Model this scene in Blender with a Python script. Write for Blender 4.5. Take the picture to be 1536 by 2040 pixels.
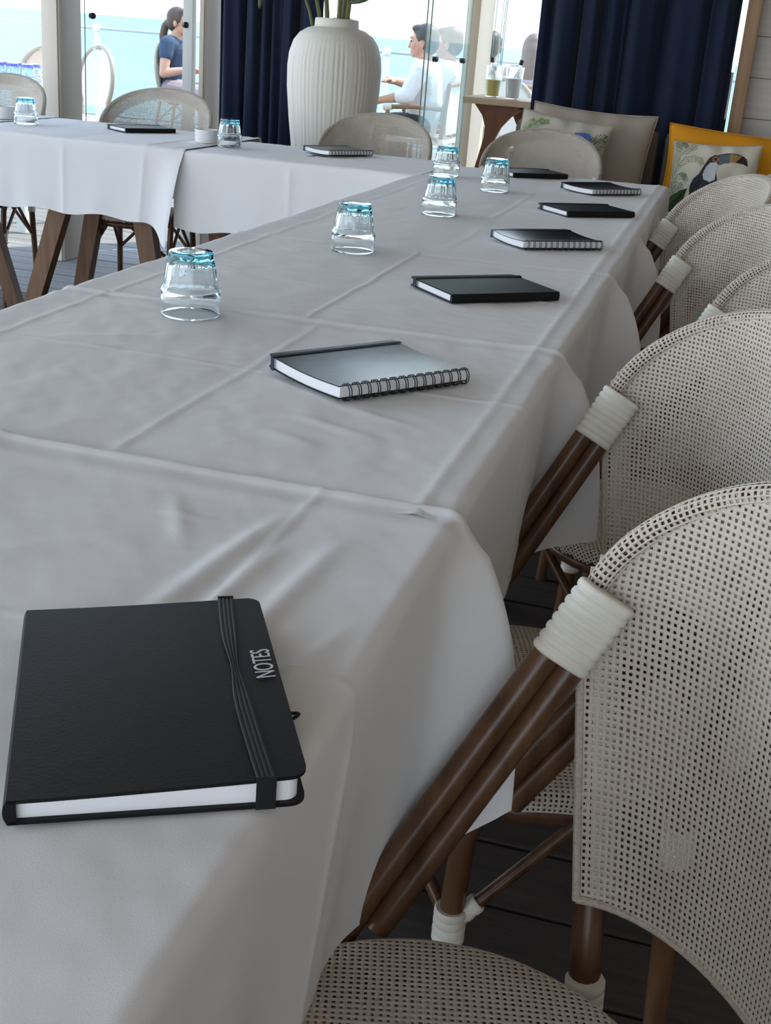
import bpy, bmesh, math, random
import numpy as np
from math import sin, cos, pi, radians, sqrt, atan, atan2
from mathutils import Vector, Matrix, Euler

S = bpy.context.scene
COL = S.collection
for o in list(bpy.data.objects):
    bpy.data.objects.remove(o)

# ------------------------------------------------------------------ camera, world, sun, exposure
FPX, ROLL, YAW, ZC = 2420.0, atan(0.08), radians(14.0), 1.13
PITCH = atan(943 / FPX)
cd = bpy.data.cameras.new('camera')
cam = bpy.data.objects.new('camera', cd)
COL.objects.link(cam)
S.camera = cam
cd.sensor_fit = 'VERTICAL'
cd.sensor_height = 24.0
cd.lens = 24.0 * FPX / 2040.0
cd.clip_start = 0.02
cd.clip_end = 30000
_f = Vector((0, cos(PITCH), -sin(PITCH)))
_u = Vector((0, sin(PITCH), cos(PITCH)))
_r = Vector((1, 0, 0))
_rt = cos(ROLL) * _r + sin(ROLL) * _u
_up = -sin(ROLL) * _r + cos(ROLL) * _u
_Rz = Matrix.Rotation(YAW, 3, 'Z')
_rt, _up, _f = _Rz @ _rt, _Rz @ _up, _Rz @ _f
cam.matrix_world = Matrix(((_rt.x, _up.x, -_f.x, 0), (_rt.y, _up.y, -_f.y, 0), (_rt.z, _up.z, -_f.z, ZC), (0, 0, 0, 1)))

W = bpy.data.worlds.new('sky')
S.world = W
W.use_nodes = True
wt = W.node_tree
wt.nodes.clear()
wo = wt.nodes.new('ShaderNodeOutputWorld')
bg = wt.nodes.new('ShaderNodeBackground')
tc = wt.nodes.new('ShaderNodeTexCoord')
sx = wt.nodes.new('ShaderNodeSeparateXYZ')
cr = wt.nodes.new('ShaderNodeValToRGB')
wt.links.new(tc.outputs['Generated'], sx.inputs[0])
wt.links.new(sx.outputs['Z'], cr.inputs[0])
wt.links.new(cr.outputs[0], bg.inputs[0])
wt.links.new(bg.outputs[0], wo.inputs[0])
e = cr.color_ramp.elements
e[0].position = 0.0
e[0].color = (0.95, 0.975, 1.0, 1)
e[1].position = 1.0
e[1].color = (0.38, 0.58, 1.0, 1)
m_ = e.new(0.25)
m_.color = (0.66, 0.82, 1.0, 1)
bg.inputs[1].default_value = 1.9

sd = bpy.data.lights.new('sun', 'SUN')
sd.energy = 4.2
sd.angle = radians(0.6)
sd.color = (1.0, 0.93, 0.82)
sun = bpy.data.objects.new('sun', sd)
COL.objects.link(sun)
sun.rotation_euler = Vector((0.42, 0.38, 0.95)).to_track_quat('Z', 'Y').to_euler()

S.view_settings.view_transform = 'Standard'
S.view_settings.look = 'None'
S.view_settings.gamma = 1.0
S.view_settings.use_curve_mapping = False
S.view_settings.exposure = 0.84

# ------------------------------------------------------------------ helpers
def new_mat(name, color, rough=0.6, metal=0.0, spec=0.5, bump=None, var=None, sheen=0, trans=0, ior=1.45, coords='Object'):
    m = bpy.data.materials.new(name)
    m.use_nodes = True
    nt = m.node_tree
    b = nt.nodes['Principled BSDF']
    b.inputs['Base Color'].default_value = (*color, 1)
    b.inputs['Roughness'].default_value = rough
    b.inputs['Metallic'].default_value = metal
    b.inputs['Specular IOR Level'].default_value = spec
    b.inputs['IOR'].default_value = ior
    if sheen:
        b.inputs['Sheen Weight'].default_value = sheen
    if trans:
        b.inputs['Transmission Weight'].default_value = trans
    t = nt.nodes.new('ShaderNodeTexCoord')
    if var:      # (scale vec, amount, second colour)
        sc, c2, lo, hi = var
        mp = nt.nodes.new('ShaderNodeMapping')
        mp.inputs['Scale'].default_value = sc
        n = nt.nodes.new('ShaderNodeTexNoise')
        n.inputs['Scale'].default_value = 1.0
        n.inputs['Detail'].default_value = 5
        mr = nt.nodes.new('ShaderNodeMapRange')
        mr.inputs[1].default_value = lo
        mr.inputs[2].default_value = hi
        mx = nt.nodes.new('ShaderNodeMix')
        mx.data_type = 'RGBA'
        mx.inputs[6].default_value = (*color, 1)
        mx.inputs[7].default_value = (*c2, 1)
        nt.links.new(t.outputs[coords], mp.inputs[0])
        nt.links.new(mp.outputs[0], n.inputs['Vector'])
        nt.links.new(n.outputs['Fac'], mr.inputs[0])
        nt.links.new(mr.outputs[0], mx.inputs[0])
        nt.links.new(mx.outputs[2], b.inputs['Base Color'])
    if bump:
        sc, dist, strength = bump
        mp = nt.nodes.new('ShaderNodeMapping')
        mp.inputs['Scale'].default_value = sc
        n = nt.nodes.new('ShaderNodeTexNoise')
        n.inputs['Scale'].default_value = 1.0
        n.inputs['Detail'].default_value = 4
        bp = nt.nodes.new('ShaderNodeBump')
        bp.inputs['Distance'].default_value = dist
        bp.inputs['Strength'].default_value = strength
        nt.links.new(t.outputs[coords], mp.inputs[0])
        nt.links.new(mp.outputs[0], n.inputs['Vector'])
        nt.links.new(n.outputs['Fac'], bp.inputs['Height'])
        nt.links.new(bp.outputs[0], b.inputs['Normal'])
    return m

def attr_mat(name, rough=0.85, bump=None):
    m = new_mat(name, (1, 1, 1), rough, bump=bump)
    nt = m.node_tree
    a = nt.nodes.new('ShaderNodeVertexColor')
    a.layer_name = 'print'
    nt.links.new(a.outputs[0], nt.nodes['Principled BSDF'].inputs['Base Color'])
    return m

def glass_mat(name, color, density):
    m = bpy.data.materials.new(name)
    m.use_nodes = True
    nt = m.node_tree
    b = nt.nodes['Principled BSDF']
    b.inputs['Base Color'].default_value = (1, 1, 1, 1)
    b.inputs['Transmission Weight'].default_value = 1
    b.inputs['Roughness'].default_value = 0.0
    b.inputs['IOR'].default_value = 1.48
    if density:
        v = nt.nodes.new('ShaderNodeVolumeAbsorption')
        v.inputs['Color'].default_value = (*color, 1)
        v.inputs['Density'].default_value = density
        nt.links.new(v.outputs[0], nt.nodes['Material Output'].inputs['Volume'])
    else:
        b.inputs['Base Color'].default_value = (*color, 1)
    return m

def pane_mat(name, tint, haze):
    m = bpy.data.materials.new(name)
    m.use_nodes = True
    nt = m.node_tree
    nt.nodes.clear()
    out = nt.nodes.new('ShaderNodeOutputMaterial')
    tr = nt.nodes.new('ShaderNodeBsdfTransparent')
    tr.inputs[0].default_value = (*tint, 1)
    gl = nt.nodes.new('ShaderNodeBsdfGlossy')
    gl.inputs['Roughness'].default_value = 0.02
    lw = nt.nodes.new('ShaderNodeLayerWeight')       # same reflectance from both faces of the pane
    pw = nt.nodes.new('ShaderNodeMath')
    pw.operation = 'POWER'
    pw.inputs[1].default_value = 5.0
    nt.links.new(lw.outputs['Facing'], pw.inputs[0])
    fr = nt.nodes.new('ShaderNodeMath')
    fr.operation = 'MULTIPLY_ADD'
    fr.inputs[1].default_value = 0.9
    fr.inputs[2].default_value = 0.035
    nt.links.new(pw.outputs[0], fr.inputs[0])
    mx = nt.nodes.new('ShaderNodeMixShader')
    nt.links.new(fr.outputs[0], mx.inputs[0])
    nt.links.new(tr.outputs[0], mx.inputs[1])
    nt.links.new(gl.outputs[0], mx.inputs[2])
    last = mx
    if haze:
        tl = nt.nodes.new('ShaderNodeBsdfTranslucent')
        tl.inputs[0].default_value = (0.85, 0.87, 0.82, 1)
        m2 = nt.nodes.new('ShaderNodeMixShader')
        m2.inputs[0].default_value = haze
        nt.links.new(mx.outputs[0], m2.inputs[1])
        nt.links.new(tl.outputs[0], m2.inputs[2])
        last = m2
    nt.links.new(last.outputs[0], out.inputs[0])
    return m

class MB:
    """collects shapes, then builds ONE mesh"""
    def __init__(s):
        s.v = []
        s.f = []
    def add(s, v, f):
        n = len(s.v)
        s.v += [tuple(p) for p in v]
        s.f += [tuple(i + n for i in q) for q in f]
        return s
    def box(s, c, d, rot=None, bev=0.0):
        x, y, z = d[0] / 2, d[1] / 2, d[2] / 2
        if bev:
            bm = bmesh.new()
            bmesh.ops.create_cube(bm, size=1)
            for v in bm.verts:
                v.co = Vector((v.co.x * d[0], v.co.y * d[1], v.co.z * d[2]))
            bmesh.ops.bevel(bm, geom=bm.edges[:], offset=bev, segments=2, affect='EDGES', profile=0.6)
            bm.verts.index_update()
            P = [v.co.copy() for v in bm.verts]
            F = [[v.index for v in f.verts] for f in bm.faces]
            bm.free()
        else:
            P = [Vector(p) for p in ((-x, -y, -z), (x, -y, -z), (x, y, -z), (-x, y, -z), (-x, -y, z), (x, -y, z), (x, y, z), (-x, y, z))]
            F = [(3, 2, 1, 0), (4, 5, 6, 7), (0, 1, 5, 4), (1, 2, 6, 5), (2, 3, 7, 6), (3, 0, 4, 7)]
        if rot is not None:
            P = [rot @ p for p in P]
        c = Vector(c)
        return s.add([p + c for p in P], F)
    def tube(s, pts, r, n=10, cap=True, closed=False):
        pts = [Vector(p) for p in pts]
        N = len(pts)
        rs = r if isinstance(r, (list, tuple)) else [r] * N
        prev = None
        V = []
        for i, p in enumerate(pts):
            a = pts[(i - 1) % N] if (closed or i > 0) else p
            b = pts[(i + 1) % N] if (closed or i < N - 1) else p
            t = (b - a).normalized()
            if prev is None:
                ref = Vector((0, 0, 1)) if abs(t.z) < 0.9 else Vector((1, 0, 0))
                x = t.cross(ref).normalized()
            else:
                x = (prev - t * prev.dot(t)).normalized()
            prev = x
            y = t.cross(x)
            for k in range(n):
                g = 2 * pi * k / n
                V.append(p + (x * cos(g) + y * sin(g)) * rs[i])
        F = []
        for i in range(N if closed else N - 1):
            for k in range(n):
                j = (i + 1) % N
                F.append((i * n + k, i * n + (k + 1) % n, j * n + (k + 1) % n, j * n + k))
        if cap and not closed:
            F.append(tuple(range(n - 1, -1, -1)))
            F.append(tuple((N - 1) * n + k for k in range(n)))
        return s.add(V, F)
    def lathe(s, prof, n=32, c=(0, 0, 0), mod=None, close=True):
        V, F = [], []
        for (r, z) in prof:
            for k in range(n):
                g = 2 * pi * k / n
                q = r * (mod(g, z) if mod else 1)
                V.append((c[0] + q * cos(g), c[1] + q * sin(g), c[2] + z))
        m = len(prof)
        for i in range(m - 1):
            for k in range(n):
                F.append((i * n + k, i * n + (k + 1) % n, (i + 1) * n + (k + 1) % n, (i + 1) * n + k))
        if close:
            F.append(tuple(range(n - 1, -1, -1)))
            F.append(tuple((m - 1) * n + k for k in range(n)))
        return s.add(V, F)
    def ball(s, c, r, n=12, rot=None):
        rr = r if isinstance(r, (tuple, list)) else (r, r, r)
        V, F = [], []
        m = n // 2 + 1
        for i in range(1, m):
            for k in range(n):
                a, g = pi * i / m, 2 * pi * k / n
                V.append(Vector((rr[0] * sin(a) * cos(g), rr[1] * sin(a) * sin(g), rr[2] * cos(a))))
        V += [Vector((0, 0, rr[2])), Vector((0, 0, -rr[2]))]
        for i in range(m - 2):
            for k in range(n):
                F.append((i * n + k, (i + 1) * n + k, (i + 1) * n + (k + 1) % n, i * n + (k + 1) % n))
        t, bt = len(V) - 2, len(V) - 1
        for k in range(n):
            F.append((t, k, (k + 1) % n))
            F.append((bt, (m - 2) * n + (k + 1) % n, (m - 2) * n + k))
        if rot is not None:
            V = [rot @ v for v in V]
        c = Vector(c)
        return s.add([v + c for v in V], F)
    def prism(s, poly, z0, z1):
        n = len(poly)
        V = [(x, y, z0) for x, y in poly] + [(x, y, z1) for x, y in poly]
        F = [tuple(range(n - 1, -1, -1)), tuple(range(n, 2 * n))]
        F += [(i, (i + 1) % n, n + (i + 1) % n, n + i) for i in range(n)]
        return s.add(V, F)
    def mesh(s, name, mat=None, smooth=True, ang=40):
        me = bpy.data.meshes.new(name)
        me.from_pydata(s.v, [], s.f)
        if mat:
            me.materials.append(mat)
        if smooth:
            me.shade_smooth()
            if ang:
                me.set_sharp_from_angle(angle=radians(ang))
        me.update()
        return me
    def build(s, name, mat, parent=None, smooth=True, ang=40):
        return link(name, s.mesh(name, mat, smooth, ang), parent)

def link(name, me, parent=None):
    o = bpy.data.objects.new(name, me)
    COL.objects.link(o)
    if parent is not None:
        o.parent = parent
    return o

def tag(o, label, cat, group=None):
    o['label'] = label
    o['category'] = cat
    if group:
        o['group'] = group
    return o

def empty(name, label, cat, loc=(0, 0, 0), rz=0, group=None):
    o = bpy.data.objects.new(name, None)
    o.empty_display_size = 0.05
    COL.objects.link(o)
    o.location = loc
    o.rotation_euler = (0, 0, rz)
    return tag(o, label, cat, group)

def struct(o):
    o['kind'] = 'structure'
    return o

def copy_tree(o, label, loc, rz, group=None):
    r = o.copy()
    COL.objects.link(r)
    r.location = loc
    r.rotation_euler = (0, 0, rz)
    r['label'] = label
    if group:
        r['group'] = group
    for ch in list(o.children):
        c = ch.copy()
        COL.objects.link(c)
        c.parent = r
        for g in list(ch.children):
            d = g.copy()
            COL.objects.link(d)
            d.parent = c
    return r

def grid_mesh(name, P, mat, smooth=True):
    """P: (n,m,3) array"""
    n, m = P.shape[:2]
    me = bpy.data.meshes.new(name)
    idx = np.arange(n * m).reshape(n, m)
    q = np.stack([idx[:-1, :-1], idx[1:, :-1], idx[1:, 1:], idx[:-1, 1:]], -1).reshape(-1, 4)
    return np_mesh(name, P.reshape(-1, 3), q, mat, smooth)

def np_mesh(name, V, Q, mat, smooth=True):
    me = bpy.data.meshes.new(name)
    V = np.ascontiguousarray(V, dtype=np.float32)
    Q = np.ascontiguousarray(Q, dtype=np.int32)
    me.vertices.add(len(V))
    me.vertices.foreach_set('co', V.ravel())
    me.loops.add(Q.size)
    me.loops.foreach_set('vertex_index', Q.ravel())
    me.polygons.add(len(Q))
    me.polygons.foreach_set('loop_start', np.arange(0, Q.size, Q.shape[1], dtype=np.int32))
    me.update(calc_edges=True)
    me.validate()
    if mat:
        me.materials.append(mat)
    if smooth:
        me.shade_smooth()
    return me

rng = np.random.default_rng(7)
random.seed(7)

# ------------------------------------------------------------------ materials
M = {}
M['cloth'] = new_mat('white_linen', (0.80, 0.795, 0.79), 0.85, spec=0.2, bump=((900, 900, 900), 0.0004, 0.25), sheen=0.1)
M['weave'] = new_mat('beige_weave', (0.58, 0.52, 0.445), 0.65, spec=0.3, bump=((1200, 1200, 1200), 0.0006, 0.4), var=((9, 9, 9), (0.48, 0.42, 0.35), 0.45, 0.75))
M['weave_edge'] = new_mat('beige_weave_edge', (0.54, 0.48, 0.40), 0.65, spec=0.3, bump=((420, 420, 420), 0.002, 0.9), var=((420, 420, 420), (0.42, 0.36, 0.29), 0.45, 0.7))
M['bamboo'] = new_mat('brown_bamboo', (0.125, 0.060, 0.028), 0.30, spec=0.5, var=((60, 60, 5), (0.050, 0.022, 0.010), 0.4, 0.72), bump=((120, 120, 9), 0.0008, 0.25))
M['wrap'] = new_mat('white_wrap', (0.74, 0.71, 0.63), 0.45, spec=0.4, var=((30, 30, 30), (0.66, 0.62, 0.53), 0.45, 0.8))
M['wood_table'] = new_mat('walnut_table', (0.20, 0.105, 0.052), 0.5, var=((45, 45, 4), (0.11, 0.055, 0.027), 0.35, 0.7), bump=((150, 150, 10), 0.0008, 0.3))
M['leather'] = new_mat('black_leather', (0.007, 0.007, 0.007), 0.48, spec=0.24, bump=((500, 500, 500), 0.0006, 0.25))
M['gloss_cover'] = new_mat('black_gloss_cover', (0.012, 0.012, 0.014), 0.24, spec=0.6, bump=((25, 25, 25), 0.001, 0.15))
M['navy'] = new_mat('navy_elastic', (0.012, 0.02, 0.06), 0.6)
M['black_elastic'] = new_mat('black_elastic', (0.006, 0.006, 0.008), 0.6)
M['page'] = new_mat('page_edges', (0.86, 0.86, 0.88), 0.8, bump=((5, 5, 900), 0.0006, 0.4))
M['wire'] = new_mat('black_wire', (0.012, 0.014, 0.02), 0.3, metal=0.2, spec=0.6)
M['lettering'] = new_mat('silver_lettering', (0.62, 0.62, 0.64), 0.5)
M['aqua'] = glass_mat('aqua_glass', (0.44, 0.86, 0.94), 46.0)
M['blue_glass'] = glass_mat('blue_glass', (0.10, 0.50, 0.95), 110.0)
M['clear'] = glass_mat('clear_glass', (0.97, 0.98, 0.98), 0)
M['ceramic'] = new_mat('white_ceramic', (0.78, 0.78, 0.78), 0.25)
M['vase'] = new_mat('matt_white_vase', (0.70, 0.67, 0.60), 0.7, bump=((60, 60, 60), 0.0006, 0.2))
M['curtain'] = new_mat('navy_curtain', (0.010, 0.016, 0.042), 0.8, spec=0.2, sheen=0.12, bump=((700, 700, 700), 0.0005, 0.3))
M['deck'] = new_mat('shade_dark_deck', (0.046, 0.034, 0.027), 0.7, var=((3, 60, 60), (0.024, 0.018, 0.014), 0.35, 0.72), bump=((4, 130, 130), 0.002, 0.4))  # dark brown boards, colour deepened further for the shade under the chairs
M['deck_grey_lit'] = new_mat('grey_lit_deck', (0.21, 0.195, 0.18), 0.7, var=((3, 60, 60), (0.13, 0.12, 0.11), 0.35, 0.72), bump=((4, 130, 130), 0.002, 0.4))  # weathered grey, with the daylight on the far boards put into the colour
M['void'] = new_mat('dark_ground', (0.02, 0.018, 0.016), 0.9)
M['whiteboard'] = new_mat('whitewashed_boards', (0.60, 0.58, 0.54), 0.6, var=((2.5, 40, 40), (0.50, 0.48, 0.44), 0.4, 0.75), bump=((3, 60, 60), 0.0015, 0.3))
M['knot'] = new_mat('knot_brown', (0.22, 0.18, 0.13), 0.7)
M['oak'] = new_mat('oak_trim', (0.42, 0.27, 0.15), 0.55, var=((40, 40, 3), (0.31, 0.19, 0.10), 0.35, 0.7), bump=((90, 90, 6), 0.001, 0.3))
M['cream_post'] = new_mat('cream_paint', (0.72, 0.66, 0.56), 0.45)
M['dark_taupe'] = new_mat('dark_taupe', (0.33, 0.275, 0.225), 0.5)
M['warm_post'] = new_mat('warm_cream_paint', (0.74, 0.62, 0.46), 0.45)
M['white_alu'] = new_mat('white_frame', (0.72, 0.74, 0.72), 0.35)
M['rubber'] = new_mat('black_rubber', (0.01, 0.01, 0.012), 0.4)
M['pane'] = pane_mat('pane_glass', (0.95, 0.975, 0.965), 0)
M['pane_stack'] = pane_mat('stacked_pane_glass', (0.95, 0.965, 0.945), 0.07)
M['pane_edge'] = new_mat('glass_edge', (0.10, 0.20, 0.18), 0.15)
M['ceiling'] = new_mat('timber_ceiling', (0.58, 0.50, 0.42), 0.7, var=((2, 40, 40), (0.48, 0.40, 0.32), 0.4, 0.7))
M['greige'] = new_mat('greige_fabric', (0.40, 0.345, 0.285), 0.9, spec=0.2, bump=((700, 700, 700), 0.0005, 0.3))
M['taupe'] = new_mat('taupe_fabric', (0.16, 0.135, 0.115), 0.9, spec=0.2, bump=((700, 700, 700), 0.0005, 0.3))
M['yellow'] = new_mat('mustard_fabric', (0.70, 0.30, 0.018), 0.85, spec=0.2, bump=((600, 600, 600), 0.0006, 0.4))
M['print'] = attr_mat('printed_fabric', 0.85, bump=((600, 600, 600), 0.0005, 0.3))
M['stem'] = new_mat('green_stem', (0.10, 0.13, 0.035), 0.5, var=((20, 20, 4), (0.17, 0.13, 0.05), 0.4, 0.7))
M['leaf'] = new_mat('dark_leaf', (0.045, 0.075, 0.03), 0.4)
M['lamp_black'] = new_mat('black_paint', (0.012, 0.012, 0.012), 0.35)
M['skin'] = new_mat('skin_light', (0.56, 0.31, 0.21), 0.55, var=((14, 14, 14), (0.50, 0.25, 0.17), 0.45, 0.75))
M['hair_brown'] = new_mat('hair_brown', (0.085, 0.052, 0.038), 0.5, bump=((150, 150, 20), 0.003, 0.5))
M['hair_dark'] = new_mat('hair_dark', (0.035, 0.035, 0.037), 0.5, bump=((150, 150, 20), 0.003, 0.5))
M['shirt_white'] = new_mat('white_shirt', (0.82, 0.80, 0.82), 0.85, bump=((30, 30, 30), 0.01, 0.4))
M['shirt_navy'] = new_mat('navy_blouse', (0.045, 0.07, 0.12), 0.85, bump=((40, 40, 40), 0.008, 0.4))
M['shirt_blue'] = new_mat('blue_shirt', (0.28, 0.36, 0.58), 0.85, bump=((40, 40, 40), 0.008, 0.4))
M['trouser_black'] = new_mat('black_trousers', (0.015, 0.015, 0.018), 0.85)
M['trouser_grey'] = new_mat('grey_trousers', (0.22, 0.21, 0.19), 0.85)
M['trouser_mauve'] = new_mat('mauve_skirt', (0.33, 0.27, 0.30), 0.85)
M['eye'] = new_mat('eye_dark', (0.02, 0.015, 0.012), 0.2)
M['lip'] = new_mat('lip', (0.45, 0.18, 0.15), 0.5)
M['out_frame'] = new_mat('taupe_cane_frame', (0.40, 0.34, 0.27), 0.45)
M['out_mesh'] = new_mat('pale_cane_mesh', (0.74, 0.72, 0.66), 0.8, bump=((260, 260, 260), 0.002, 0.6))
M['peach_mesh'] = new_mat('peach_cane_mesh', (0.80, 0.62, 0.50), 0.8, bump=((260, 260, 260), 0.002, 0.6))
M['out_brown'] = new_mat('brown_cane', (0.26, 0.13, 0.06), 0.45)
M['rail'] = new_mat('railing_grey', (0.40, 0.43, 0.46), 0.5)
M['rail_white'] = new_mat('railing_white', (0.74, 0.76, 0.76), 0.5)
M['drink'] = new_mat('yellow_drink', (0.88, 0.74, 0.22), 0.3)
M['ice'] = new_mat('ice_cloudy', (0.86, 0.88, 0.86), 0.35)
M['light_top'] = new_mat('pale_oak_top', (0.62, 0.47, 0.31), 0.5, var=((4, 50, 50), (0.52, 0.37, 0.23), 0.35, 0.7))
M['brown_leg'] = new_mat('red_brown_leg', (0.20, 0.075, 0.03), 0.5, var=((40, 40, 4), (0.14, 0.05, 0.02), 0.35, 0.7))
M['sea'] = new_mat('sea_water', (0.19, 0.35, 0.39), 0.6, spec=0.06, bump=((0.25, 0.6, 1), 0.4, 0.6), var=((0.01, 0.03, 1), (0.155, 0.315, 0.37), 0.35, 0.7))
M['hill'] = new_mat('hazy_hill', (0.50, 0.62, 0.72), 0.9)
M['dark_timber'] = new_mat('dark_timber', (0.07, 0.04, 0.025), 0.7)

# ------------------------------------------------------------------ setting: floor, walls, posts, glass, roof, sea
fl = link('floor', MB().box((0, 4.6, -0.09), (16, 17.6, 0.10)).mesh('floor', M['void'], False))
struct(fl)
PW = 0.145
protos = []
for k in range(6):
    b = MB().box((0, 0, -0.016), (15.9, PW - 0.008, 0.032), bev=0.003)
    protos.append(b.mesh('plank', M['deck'], False))
protos_out = []
for me in protos:
    m2 = me.copy()
    m2.materials.clear()
    m2.materials.append(M['deck_grey_lit'])
    protos_out.append(m2)
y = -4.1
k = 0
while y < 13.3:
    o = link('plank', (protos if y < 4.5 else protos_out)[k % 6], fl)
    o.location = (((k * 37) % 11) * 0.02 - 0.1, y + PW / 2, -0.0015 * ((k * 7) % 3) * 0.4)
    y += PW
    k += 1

sea = struct(link('sea', MB().add([(-14000, 13.4, -2.6), (9000, 13.4, -2.6), (9000, 16000, -2.6), (-14000, 16000, -2.6)], [(0, 1, 2, 3)]).mesh('sea', M['sea'], False)))
hb = MB()
hx = np.linspace(-1250, -150, 40)
hv, hf = [], []
for i, x in enumerate(hx):
    t = i / 39
    hgt = 52 * (sin(pi * t) ** 0.8) * (0.75 + 0.25 * sin(9 * t + 1)) + 2
    hv += [(x, 4200, -3), (x, 4300, hgt), (x, 5200, -3)]
for i in range(39):
    a = 3 * i
    hf += [(a, a + 3, a + 4, a + 1), (a + 1, a + 4, a + 5, a + 2)]
struct(hb.add(hv, hf).build('headland', M['hill']))

# right back wall of whitewashed boards (each board a part)
wb = struct(link('wall_back', MB().box((1.27, 5.69, 1.4), (2.54, 0.06, 2.8)).mesh('wall_back', M['oak'], False)))
bm_ = MB().box((0, 0, 0), (2.5, 0.035, 0.1605), bev=0.003).mesh('board', M['whiteboard'], False)
zz = 0.0
z_first = 1.086 - 7 * 0.162
for k in range(18):
    zc = z_first + 0.162 * (k + 0.5) - 0.05 * 0
    if zc < 0.05 or zc > 2.78:
        continue
    o = link('board', bm_, wb)
    o.location = (1.262, 5.64 + 0.003 * (k % 3 - 1), zc)
    for q in range(3):
        kk = MB().ball((0, 0, 0), (0.008, 0.002, 0.006), 10).build('knot', M['knot'], o)
        kk.location = (-1.17 + ((k * 53 + q * 29) % 40) * 0.02 + 0.3 * q, -0.0175, ((k * 31 + q * 17) % 9 - 4) * 0.012)
struct(MB().box((-0.010, 5.60, 1.4), (0.055, 0.11, 2.8), bev=0.004).build('trim_4', M['oak']))
wl = struct(MB().box((-0.42, 5.72, 0.55), (0.74, 0.08, 1.10)).build('wall_sill', M['dark_timber']))

# square posts and glass line running diagonally away
def post(name, x0, x1, y0, y1, mat, faced=False):
    p = struct(MB().box(((x0 + x1) / 2, (y0 + y1) / 2, 1.36), (x1 - x0, y1 - y0, 2.72), bev=0.004).build(name, mat))
    if faced:
        MB().box((x1 + 0.006, (y0 + y1) / 2 + 0.004, 1.36), (0.012, y1 - y0 - 0.004, 2.72), bev=0.002).build('face_board', M['dark_taupe'], p)  # thin board, darker than the post, over its inner side
    return p
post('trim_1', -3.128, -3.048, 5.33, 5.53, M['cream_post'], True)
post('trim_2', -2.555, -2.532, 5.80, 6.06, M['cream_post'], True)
post('trim_3', -1.512, -1.437, 7.0, 7.40, M['warm_post'])

def pane(win, a, b, mat, knobs=(), stack=1, frame=None):
    a, b = Vector((*a, 0)), Vector((*b, 0))
    d = (b - a)
    L = d.length
    ang = atan2(d.y, d.x)
    R = Matrix.Rotation(ang, 3, 'Z')
    nrm = R @ Vector((0, -1, 0))
    for k in range(stack):
        off = nrm * (0.028 * k)
        p = MB().box((a + b) / 2 + off + Vector((0, 0, 1.35)), (L - 0.004, 0.008, 2.60), R).build('pane', mat, win, False)
        for e_ in (a, b):
            MB().box(e_ + off + Vector((0, 0, 1.35)) + (b - a).normalized() * (0.004 if e_ == a else -0.004), (0.0016, 0.0086, 2.60), R).build('pane_edge', M['pane_edge'], win, False)
    for (t, z) in knobs:
        c = a + d * t + nrm * (0.028 * (stack - 1) + 0.018) + Vector((0, 0, z))
        kb = MB().tube([c - nrm * 0.014, c + nrm * 0.008, c + nrm * 0.012], [0.014, 0.014, 0.009], 14).build('knob', M['rubber'], win)
def window(n):
    o = bpy.data.objects.new('window_%d' % n, None)
    COL.objects.link(o)
    return struct(o)
w1 = window(1)
pane(w1, (-2.96, 5.42), (-2.622, 5.79), M['pane'], [(0.07, 1.121), (0.985, 1.113)])
MB().box((-2.605, 5.80, 1.36), (0.05, 0.05, 2.72), bev=0.004).build('frame', M['white_alu'], w1)
w2 = window(2)
pane(w2, (-2.50, 5.93), (-1.66, 6.72), M['pane'])
pane(w2, (-1.64, 6.62), (-1.50, 6.97), M['pane_stack'], [(0.12, 1.041), (0.80, 1.042)], stack=2)
w3 = window(3)
pane(w3, (-1.45, 7.43), (-1.40, 7.47), M['pane'], stack=2)
pane(w3, (-1.39, 7.50), (-0.60, 8.25), M['pane'])
w4 = window(4)
pane(w4, (-0.90, 5.66), (-0.04, 5.66), M['pane'])
w5 = window(5)
pane(w5, (-3.9, 5.42), (-3.15, 5.42), M['pane'])

# unseen roof over the room, extended behind the camera to cut sky light
struct(MB().add([(-4.2, -3.6, 2.75), (2.6, -3.6, 2.75), (2.6, 5.75, 2.75), (-0.4, 8.2, 2.75), (-1.2, 7.9, 2.75), (-3.0, 5.6, 2.75), (-4.2, 5.6, 2.75),
                 (-4.2, -3.6, 2.85), (2.6, -3.6, 2.85), (2.6, 5.75, 2.85), (-0.4, 8.2, 2.85), (-1.2, 7.9, 2.85), (-3.0, 5.6, 2.85), (-4.2, 5.6, 2.85)],
                [(0, 1, 2, 3, 4, 5, 6), (13, 12, 11, 10, 9, 8, 7)] + [(i, (i + 1) % 7 + 0, (i + 1) % 7 + 7, i + 7) for i in range(7)]).build('ceiling', M['ceiling'], None, False))
struct(MB().box((1.58, 1.05, 1.37), (0.08, 9.2, 2.75)).build('wall_right_unseen', M['dark_taupe'], None, False))  # unseen wall, added near and kept dark to dim the right side

# railing of the terrace
rl = empty('terrace_railing', 'white posts with ball caps and a grey top cable along the sea', 'railing', (0, 13.0, 0))
for i in range(-4, 7):
    x = -6.94 + 1.66 * i
    p = MB().tube([(x, 0, 0), (x, 0, 0.96)], 0.032, 10).build('post', M['rail_white'], rl)
    MB().ball((x, 0, 0.985), 0.052, 14).build('cap', M['rail_white'], p)
MB().tube([(-14, 0, 0.985), (4, 0, 0.985)], 0.014, 8).build('top_rail', M['rail'], rl)
MB().tube([(-14, 0, 0.08), (4, 0, 0.08)], 0.012, 8).build('bottom_rail', M['rail'], rl)

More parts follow.
